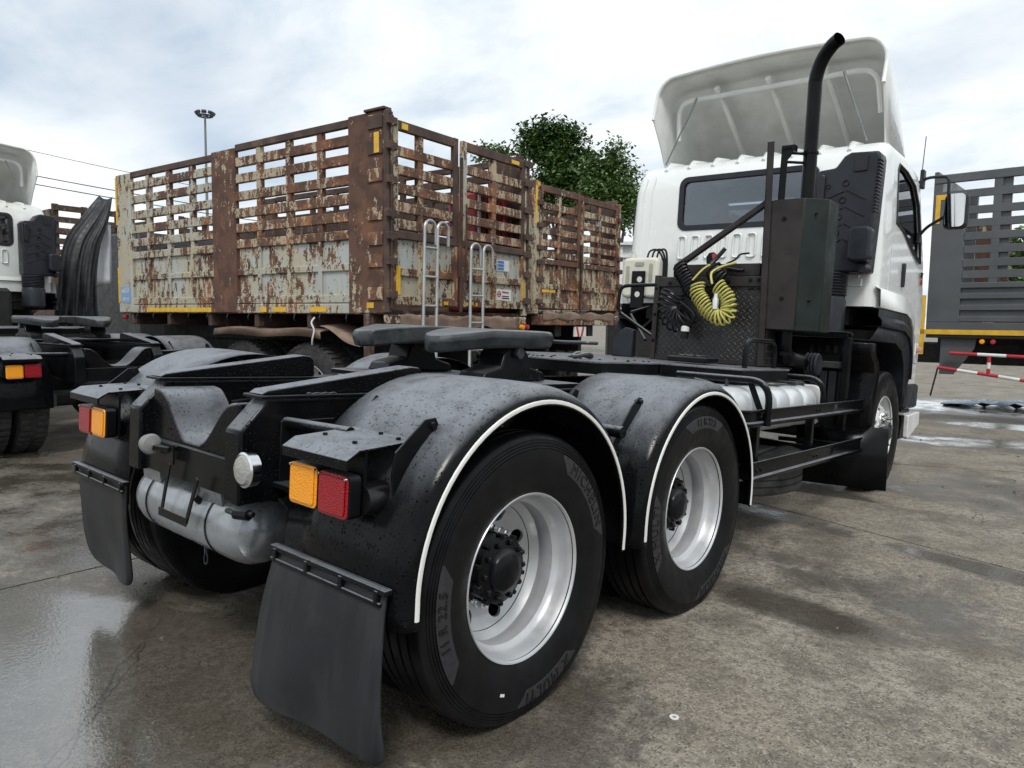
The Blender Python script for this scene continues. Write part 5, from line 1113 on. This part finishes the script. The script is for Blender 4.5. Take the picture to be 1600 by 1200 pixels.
# ---------------------------------------------------------------- ladders
def ladder(label, v0, v1, dv, ztop, zbot):
    t = thing('ladder', label, 'ladder', MA, 'aluminium ladders')
    for v in (v0, v1):
        pth = [(-.30, -(v-dv), zbot), (-.12, -v, ztop-.10)] + [(-.12+.10-.10*math.cos(R(a)), -v-.03*math.sin(R(a)), ztop-.10+.10*math.sin(R(a))) for a in (25, 50, 75, 90, 115, 140, 165, 180)] + [(.08, -v-.01, ztop-.26)]
        pth = [(-.30, -(v-dv), zbot), (-.13, -v, ztop-.12)] + [(-.13, -v-.085+.085*math.cos(R(a)), ztop-.12+.085*math.sin(R(a))) for a in (20, 45, 70, 90, 110, 135, 160, 180)] + [(-.13, -v-.17, ztop-.28)]
        pth = pth[:1] + [(x, y+.17 if v == v0 else y+.17, z) for x, y, z in pth[1:]] if False else pth
        part('stile', MB().tube(pth, .017, 10), LADDER, t)
    z = ztop-.32; k = 0
    while z > zbot+.1:
        f = (ztop-.12-z)/(ztop-.12-zbot); o = -dv*f
        part('rung', MB().tube([(-.13-.17*f, -(v0+o)-(.0), z), (-.13-.17*f, -(v1+o)+.0, z)], .014, 8), LADDER, t); z -= .30; k += 1
    return t
ladder('taller aluminium ladder, nearer the tall corner post of the rusty truck', .40, .60, .22, 2.47, .55)
ladder('shorter aluminium ladder hooked beside the gate latch of the rusty truck', 1.16, 1.385, .23, 2.30, .55)

# ---------------------------------------------------------------- grey stake truck on the right
MG = Matrix.Translation((.47, 10.0, 0)) @ Matrix.Rotation(R(-1.5), 4, 'Z')
G = thing('stake_truck', 'dark grey stake bed truck with yellow edging and red and white guard rails', 'truck', MG)
LG = 7.4
bar('end_panel', G, (.0, 0, 1.463), (.40, .05, 3.28), GREYBODY, .008)
for u in (.0, .72, 2.6, 4.6, 6.6): bar('stake_post', G, (u, .012, 3.28 if u < .5 else 2.0), (u+.10, .07, 3.44), GREYBODY, .006)
bar('top_rail', G, (0, 0, 3.42), (LG, .06, 3.54), GREYBODY, .008)
for k, z in enumerate((3.25, 3.02, 2.84, 2.66, 2.475, 2.29, 2.13)):
    bar('slat', G, (.40 if z < 3.2 else 0, .01, z-.055), (LG, .045, z+.055), GREYBODY, .006)
for u in (.80, 2.3, 3.8, 5.4): bar('stiffener', G, (u, .047, 2.1), (u+.13, .085, 3.55), GREYBODY, .006)
bar('lower_panel', G, (.40, .04, 1.48), (LG, .06, 2.02), GREYBODY, .006)
for z in (1.51, 1.67, 1.83, 1.98): bar('panel_rib', G, (.38, .002, z-.04), (LG, .045, z+.04), GREYBODY, .014)
bar('floor_rail', G, (-.0, -.004, 1.35), (LG, .07, 1.462), GREYBODY, .006)
split_part('reflector_strip', MB().span((-.09, -.012, 1.292), (LG, -.0065, 1.36)), YELTAPE, G); split_part('reflector_strip', MB().span((-.09, -.012, 1.0), (-.02, -.0065, 1.85)), YELTAPE, G)
split_part('reflector_strip', MB().span((.03, -.006, 2.86), (.09, -.002, 3.19)).span((.03, -.006, 3.19), (.40, -.002, 3.26)), YELTAPE, G)
bar('side_beam', G, (-.0, .0, 1.24), (LG, .08, 1.346), DARK, .008)
bar('front_wall', G, (-.02, .06, 1.36), (.04, 2.4, 3.6), GREYBODY, .008)
for z in (3.55, 3.25, 2.98, 2.7, 2.45, 2.2): bar('slat', G, (1.05, 2.40, z-.05), (LG, 2.45, z+.05), GREYBODY, .006)
bar('lower_panel', G, (.1, 2.40, 1.46), (LG, 2.44, 2.1), GREYBODY, .006)
bar('far_panel', G, (.14, 2.352, 1.46), (.62, 2.40, 3.15), RUSTPOST, .006)
for u in (0, 1.0, 3.2, 5.4, 7.2): bar('stake_post', G, (u, 2.36, 1.46), (u+.13, 2.46, 3.6), GREYBODY, .006)
bar('bed_floor', G, (.05, .08, 1.38), (LG, 2.4, 1.45), RUSTDARK); bar('chassis_rail', G, (-1.5, .75, .85), (LG, .85, 1.15), DARK); bar('chassis_rail', G, (-1.5, 1.6, .85), (LG, 1.7, 1.15), DARK); bar('bed_runner', G, (0, .75, 1.15), (LG, .9, 1.38), DARK); bar('bed_runner', G, (0, 1.55, 1.15), (LG, 1.7, 1.38), DARK)
part('mud_plate', MB().prism([(.18, .72), (.18, 1.24), (.62, 1.24), (.60, 1.1), (.36, .72)], 'y', .08, .10), GREYBODY, G)
part('tool_locker', MB().span((1.35, .25, .56), (2.75, .75, 1.12), .06), DARK, G)
for u, m_ in ((.70, AMBER), (.83, REDP)): part('marker_lamp', MB().lathe([(-.03, 0), (-.025, .03), (.0, .034)], 'y', (u, .0, 1.20), 12), m_, G)
def striped(t, pts, cuts, r=.023):
    P = [Vector(p) for p in pts]; L = [0]
    for a, b in zip(P, P[1:]): L.append(L[-1]+(b-a).length)
    def at(s_):
        k = max(j for j in range(len(L)-1) if L[j] <= s_+1e-9); return P[k].lerp(P[k+1], (s_-L[k])/(L[k+1]-L[k]))
    n = cuts
    for i in range(n):
        s0, s1 = L[-1]*i/n, L[-1]*(i+1)/n
        pp = [at(s0)] + [P[j] for j in range(len(P)) if s0 < L[j] < s1] + [at(s1-1e-6)]
        part('guard_tube', MB().tube(pp, r, 10), WHITEP if i % 2 else REDP, t, label=None)
striped(G, [(.32, -.02, 1.03), (2.2, -.02, .985), (LG-2, -.02, .96)], 15)
striped(G, [(.18, -.02, .82), (1.0, -.02, .72), (2.05, -.02, .57), (2.45, -.02, .80), (2.8, -.02, .97)], 11)
for u, z0, z1 in ((.80, .745, 1.0), (1.50, .65, .98)): striped(G, [(u, -.02, z1), (u, -.02, z0)], 3, .024)
part('guard_tube', MB().tube([(1.95, .0, .60), (2.05, .0, 1.25)], .022, 8), STEEL, G); part('guard_stay', MB().tube([(.18, 0, .82), (.10, .02, .40)], .012, 6), STEEL, G)
ch = MB()
for k in range(5):
    c_ = Vector((1.42, .02, .52-.058*k)); ch.tube([c_+Vector(((.018*math.cos(a*PI/5) if k % 2 else 0), (0 if k % 2 else .018*math.cos(a*PI/5)), .034*math.sin(a*PI/5))) for a in range(10)], .006, 5, closed=True)
split_part('hanging_chain', ch, STEEL, G)
part('mud_flap', MB().span((2.42, .02, .30), (2.45, .55, .95)), FLAP, G)
for u in (3.0, 4.3):
    for v in (.32, 2.1): wheel(G, Matrix.Translation((u, v, .4988)) @ Matrix.Rotation(R(-90) if v < 1 else R(90), 4, 'Z'), 'lug')
wheel(G, Matrix.Translation((-1.1, .32, .4988)) @ Matrix.Rotation(R(-90), 4, 'Z'), 'lug')
# blue plastic sheet lying beyond it
rows = [[(.2+2.2*i/14, 12.9+.9*k/5, .02+.10*abs(math.sin(i*1.1+k*.9))*math.sin(PI*i/14)+.03*math.sin(k*2.2)) for i in range(15)] for k in range(6)]
tag(part('plastic_sheet', MB().grid(rows), paint('blue-grey plastic sheet', (.22, .29, .36), .25, var=.3), None, solid=.004), 'crumpled blue-grey plastic sheet on the ground under the grey truck', 'sheet')

# ---------------------------------------------------------------- tarp covered truck and brown stake body on the far left
C_ = thing('covered_truck', 'silver cabbed truck half hidden under the black tarpaulin', 'truck', Matrix.Translation((-11.0, 4.85, 0)) @ Matrix.Rotation(R(4), 4, 'Z'))
part('cab', MB().prism([(-1.9, .9), (-1.9, 1.9), (-1.7, 2.75), (-1.4, 2.95), (-.1, 2.95), (-.02, 2.8), (0, 1.75), (0, .9)], 'y', -1.1, 1.1), paint('dull dark cab paint', (.018, .018, .019), .5, var=.15), C_, bevel=.05, seg=3)
part('rear_window', MB().prism(rrect(-.62, .45, 2.25, 2.72, .06), 'x', .002, .010), PLASTIC, C_); part('grab_plate', MB().prism(rrect(-.65, -.3, 1.95, 2.12, .05), 'x', .002, .02), WHITEP, C_)
part('chassis', MB().span((-2, -.45, .6), (1.9, .45, .95), .02), DARK, C_)
for u in (-1.2, 1.6):
    for s_ in (1, -1): wheel(C_, Matrix.Translation((u, s_*.95, .4988)) @ Matrix.Rotation(R(90)*s_, 4, 'Z'), 'luginner')
part('frame_loop', MB().tube(fillet([(.35, -.62, 1.5), (.35, -.55, 1.25), (.35, -.30, 1.2), (.35, -.35, 1.45)], .05), .014, 8), STEEL, C_)
# tarp: hangs from a high corner and spreads downwards
def lerp_list(P_, f):
    t = f*(len(P_)-1); k = min(int(t), len(P_)-2); return tuple(a+(b-a)*(t-k) for a, b in zip(P_[k], P_[k+1]))
TL = smooth_path([(0, 3.176, 3.499), (0, 2.934, 3.2), (0, 2.625, 2.774), (0, 2.497, 2.395), (0, 2.434, 1.971), (0, 2.35, 1.463), (0, 2.33, 1.15)], 5)
TR_ = smooth_path([(0, 3.31, 3.485), (0, 3.233, 3.051), (0, 3.10, 2.656), (0, 3.02, 2.215), (0, 2.99, 1.834), (0, 3.0, 1.474), (0, 3.02, 1.15)], 5)
rows = []
for i in range(25):
    f = i/24; a_, b_ = lerp_list(TL, f), lerp_list(TR_, f)
    rows.append([(.35+.25*math.sin(PI*g_)*(.3+.7*f)*.5+.040*math.sin(g_*17+f*2.2+math.sin(f*4))*(.25+f)+.03*math.sin(g_*47+f*5)*f-.5*(1-g_)*(1-f)*.5, a_[1]+(b_[1]-a_[1])*g_-3.65, a_[2]+(b_[2]-a_[2])*g_-.06*math.sin(PI*g_)*(1-f)) for g_ in [j/30 for j in range(31)]])
tp = part('tarpaulin', MB().grid(rows), TARP, None, solid=.006, ang=60); tp.matrix_world = Matrix.Translation((-11.2, 3.65, 0)); tag(tp, 'black tarpaulin hanging in folds over the silver truck', 'tarpaulin')
rows = [[(.22+.03*math.sin(j*1.4+f), (3.06+.24*j/6-.06*f+.06*f*j/6)-3.65, 3.0-1.02*f-.08*f*(1-j/6)) for j in range(7)] for f in [i/10 for i in range(11)]]
tp2 = part('silver_sheet', MB().grid(rows), paint('silver sheet', (.52, .54, .56), .42, metal=.15, var=.12, vscale=4), None, solid=.006); tp2.matrix_world = Matrix.Translation((-11.2, 3.65, 0)); tag(tp2, 'silver sheet hanging below the black tarpaulin', 'sheet')
def far_stake(label, loc, ang):
    D_ = thing('stake_truck', label, 'truck', Matrix.Translation(loc) @ Matrix.Rotation(R(ang), 4, 'Z'), 'rusty stake bed trucks')
    for z in (4.02, 3.74, 3.48, 3.22, 2.96, 2.7, 2.45): bar('slat', D_, (0, -1.2, z-.07), (.05, 1.2, z+.07), RUSTDARK, .006, .01)
    for v in (-1.2, -.4, .4, 1.06): bar('stake_post', D_, (.05, v, 1.4), (.12, v+.14, 4.12), RUSTDARK, .008)
    bar('lower_panel', D_, (0, -1.2, 1.3), (.05, 1.25, 2.36), RUSTDARK, .008); bar('bed_floor', D_, (.05, -1.2, 1.2), (5, 1.2, 1.3), RUSTDARK); bar('chassis_rail', D_, (0, -.4, .4), (5, .4, 1.2), DARK)
    for y0 in (1.18, -1.24):
        for z in (3.9, 3.5, 3.1, 2.7): bar('side_slat', D_, (.13, y0, z-.09), (5, y0+.05, z+.09), RUSTDARK)
        bar('side_wall', D_, (.13, y0, 1.3), (5, y0+.05, 2.4), RUSTDARK)
    for u in (1, 3.6):
        for s_ in (1, -1): wheel(D_, Matrix.Translation((u, s_*.95, .4988)) @ Matrix.Rotation(R(90)*s_, 4, 'Z'), 'luginner')
far_stake('brown slatted stake bed standing far behind the aged white cab', (-17.3, 5.6, 0), 183)
far_stake('brown slatted stake bed seen through the slats of the pale blue truck', (-16.9, 8.5, 0), 183)
# pale framed building behind the second truck
E_ = thing('site_cabin', 'pale white framed cabin glimpsed beside the orange-brown truck and the white cab', 'cabin', Matrix.Translation((-6.98, 13.5, 0)) @ Matrix.Rotation(R(40), 4, 'Z'))
part('wall', MB().span((0, 0, 0), (3.2, 2.2, 3.3)), BLDG, E_)
for k in range(8): part('mullion', MB().span((.02+.42*k, -.06, .3), (.08+.42*k, -.002, 3.25)), WHITEP, E_)
for k in range(6): part('transom', MB().span((0, -.05, .5+.5*k), (3.2, -.003, .55+.5*k)), WHITEP, E_)
part('dark_screen', MB().span((-.3, -.5, 0), (3.4, -.07, 1.42), .02), DARK, E_)  # dark block added in front so the low pale wall reads dark
part('roof', MB().prism([(-.15, 3.3), (2.3, 3.3), (2.3, 3.42), (-.15, 3.38)], 'x', -.05, 3.3), BLDG, E_)

# ---------------------------------------------------------------- light mast and cables
Ms = thing('light_mast', 'tall grey floodlight mast rising above the rusty truck', 'light mast', Matrix.Translation((-46.8, 23.3, 0)))
part('pole', MB().tube([(0, 0, 0), (0, 0, 15.35)], [.13, .07], 12), MASTP, Ms)
part('head_ring', MB().tube([(.48*math.cos(a*PI/8), .48*math.sin(a*PI/8), 15.25) for a in range(16)], .05, 8, closed=True).tube([(-.48, 0, 15.25), (.48, 0, 15.25)], .03, 6).tube([(0, -.48, 15.25), (0, .48, 15.25)], .03, 6), WIRE, Ms)
for k in range(8):
    a = k*PI/4+.2; part('floodlight', MB().box((.56*math.cos(a), .56*math.sin(a), 15.42), (.18, .32, .20), Euler((0, .6, a)), .02), WIRE, Ms)
def cable(label, y0, z0, y1, z1, x=-30, sag=.5, r=.018):
    pts = [(x+6*(f-.5), y0+(y1-y0)*f, z0+(z1-z0)*f-sag*4*f*(1-f)) for f in [i/20 for i in range(21)]]
    tag(part('power_cable', MB().tube(pts, r, 5), WIRE, None), label, 'cable', 'overhead cables')
for k, (za, zb, r_) in enumerate(((9.7, 7.9, .012), (8.5, 7.3, .020), (8.15, 7.0, .020), (6.3, 5.3, .026), (5.7, 4.9, .014), (5.35, 4.6, .014))):
    cable(['thin topmost overhead cable above all the others', 'upper of the paired thick overhead cables', 'lower of the paired thick overhead cables', 'thickest overhead cable, third from the ground', 'second lowest of the overhead cables', 'lowest of the overhead cables'][k], -4, za, 22, zb-1.3, r=r_)

# ---------------------------------------------------------------- trees
def tree(label, base, h, clumps, nleaf, lm, seed, ls=.26):
    rnd = random.Random(seed); t = thing('tree', label, 'tree', Matrix.Translation(base), 'trees behind the trucks')
    tr_ = MB().tube(smooth_path([(0, 0, 0), (.1, .05, h*.3), (-.1, .1, h*.55), (0, 0, h*.8)], 5), [.30-.20*i/15 for i in range(16)], 9)
    for cx, cy, cz, rx, ry, rz in clumps:
        tr_.tube(smooth_path([(0, 0, h*.38), (cx*.5, cy*.5, h*.38+(cz-h*.38)*.55), (cx, cy, cz)], 5), [.11-.09*i/10 for i in range(11)], 6)
        for k in range(5):
            d = Vector((rnd.uniform(-1, 1)*rx, rnd.uniform(-1, 1)*ry, rnd.uniform(-.5, 1)*rz))*.8; tr_.tube([(cx, cy, cz-.2), (cx+d.x*.6, cy+d.y*.6, cz+d.z*.5), (cx+d.x, cy+d.y, cz+d.z)], [.04, .025, .01], 5)
    part('trunk', tr_, BARK, t)
    m = MB(); tot = sum(a[3]*a[4]*a[5] for a in clumps); V = []; Fc = []
    for cx, cy, cz, rx, ry, rz in clumps:
        n = int(nleaf*rx*ry*rz/tot); tw = max(6, n//16); cen = []
        for k in range(tw):
            while True:
                d = Vector((rnd.uniform(-1, 1), rnd.uniform(-1, 1), rnd.uniform(-1, 1)))
                if .25 < d.length < 1.05: break
            d *= (.75+.35*rnd.random()); cen.append(Vector((cx+d.x*rx, cy+d.y*ry, cz+d.z*rz)))
        for k in range(n):
            c = cen[k % tw]+Vector((rnd.gauss(0, .26), rnd.gauss(0, .26), rnd.gauss(0, .20)))
            e_ = Euler((rnd.uniform(-.9, .9), rnd.uniform(-.9, .9), rnd.uniform(0, 6.28))).to_matrix(); s_ = ls*rnd.uniform(.6, 1.25)
            b = len(V)
            for p in ((-.5, 0, 0), (0, -.28, .05), (.5, 0, -.04), (0, .28, .05)): V.append(tuple(c + e_ @ Vector(p)*s_))
            Fc.append((b, b+1, b+2, b+3))
    me = bpy.data.meshes.new('crown'); me.from_pydata(V, [], Fc); me.materials.append(lm); place('crown', me, t)
    return t
def at_px(px, py, d):
    v = _f*1 + _r2*((px-800)/FPX) - _u2*((py-600)/FPX); return CAM + v*d
def clump(base, px, py, d, rx, ry, rz): q_ = at_px(px, py, d)-Vector(base); return (q_.x, q_.y, q_.z, rx, ry, rz)
bs = at_px(880, 500, 34); bs = (bs.x, bs.y, 0)
tree('dark spreading tree with a gap in its crown behind the rusty trucks', bs, 9, [clump(bs, px, py, 34, a, a, b) for px, py, a, b in ((850, 210, 1.0, .6), (835, 232, .9, .5), (880, 222, 1.0, .55), (868, 250, 1.0, .5), (905, 245, .8, .4), (895, 208, .5, .25), (880, 285, 1.5, .7), (840, 300, 1.0, .5), (920, 285, 1.2, .6), (900, 320, 1.4, .6))], 13000, LEAF, 3)
bs = at_px(960, 500, 31); bs = (bs.x, bs.y, 0)
tree('fresher green tree leaning to the white cab behind the rusty trucks', bs, 8, [clump(bs, px, py, 31, a, a, b) for px, py, a, b in ((958, 240, .45, .5), (940, 262, .8, .5), (968, 268, .7, .6), (965, 300, 1.0, .6), (935, 300, 1.0, .6), (985, 305, .5, .4), (980, 330, .7, .5), (955, 340, 1.0, .6))], 7000, LEAF2, 5, .22)
bs = at_px(765, 480, 38); bs = (bs.x, bs.y, 0)
tree('small tree top peeping over the rusty gate', bs, 8, [clump(bs, px, py, 38, .6, .6, .28) for px, py in ((763, 240), (776, 240))], 900, LEAF2, 8)
bs = at_px(1575, 500, 27); bs = (bs.x, bs.y, 0)
tree('leafy tree seen through the slats of the dark grey truck', bs, 5, [clump(bs, px, py, 27, .9, .9, .7) for px, py in ((1560, 395), (1585, 410), (1540, 415), (1600, 385), (1570, 430))], 2500, LEAF2, 9)

# ---------------------------------------------------------------- grit and litter on the yard
rg = random.Random(21); gm = MB()
for k in range(420):
    x, y = rg.uniform(-6, 4), rg.uniform(-2.2, 9); q_ = rg.uniform(.003, .009)*(1+.05*max(0, y))
    gm.box((x, y, q_*.35), (q_*2, q_*rg.uniform(1, 2), q_*1.1), Euler((rg.uniform(-.3, .3), rg.uniform(-.3, .3), rg.uniform(0, 3))), q_*.3)
gr = place('loose_grit', gm.mesh('loose_grit', paint('grit', (.13, .12, .10), .8, var=.6, vscale=3))); gr['kind'] = 'stuff'; gr['label'] = 'loose grit and small stones scattered on the concrete'; gr['category'] = 'grit'
wsh = tag(place('washer', MB().lathe([(.0, .008), (.0, .017), (.004, .017), (.004, .008)], 'z', (1.62, .33, .002), 18, closed=True).mesh('washer', WHITEP)), 'small pale washer lying on the concrete near the rear tyre', 'washer')
hl = MB()
for k, (x0, z0) in enumerate(((.30, 1.02), (.27, .98), (-.31, 1.0), (.20, .93))):
    hl.tube(smooth_path([(x0, -.30, z0), (x0-.02, .1, z0+.03), (x0-.05, .45, z0-.01), (x0, .9, z0+.02), (x0-.03, 1.5, z0), (x0, 2.2, z0+.02)], 5), .009+.002*(k % 2), 6)
split_part('air_line', hl, BLKHOSE, T1)
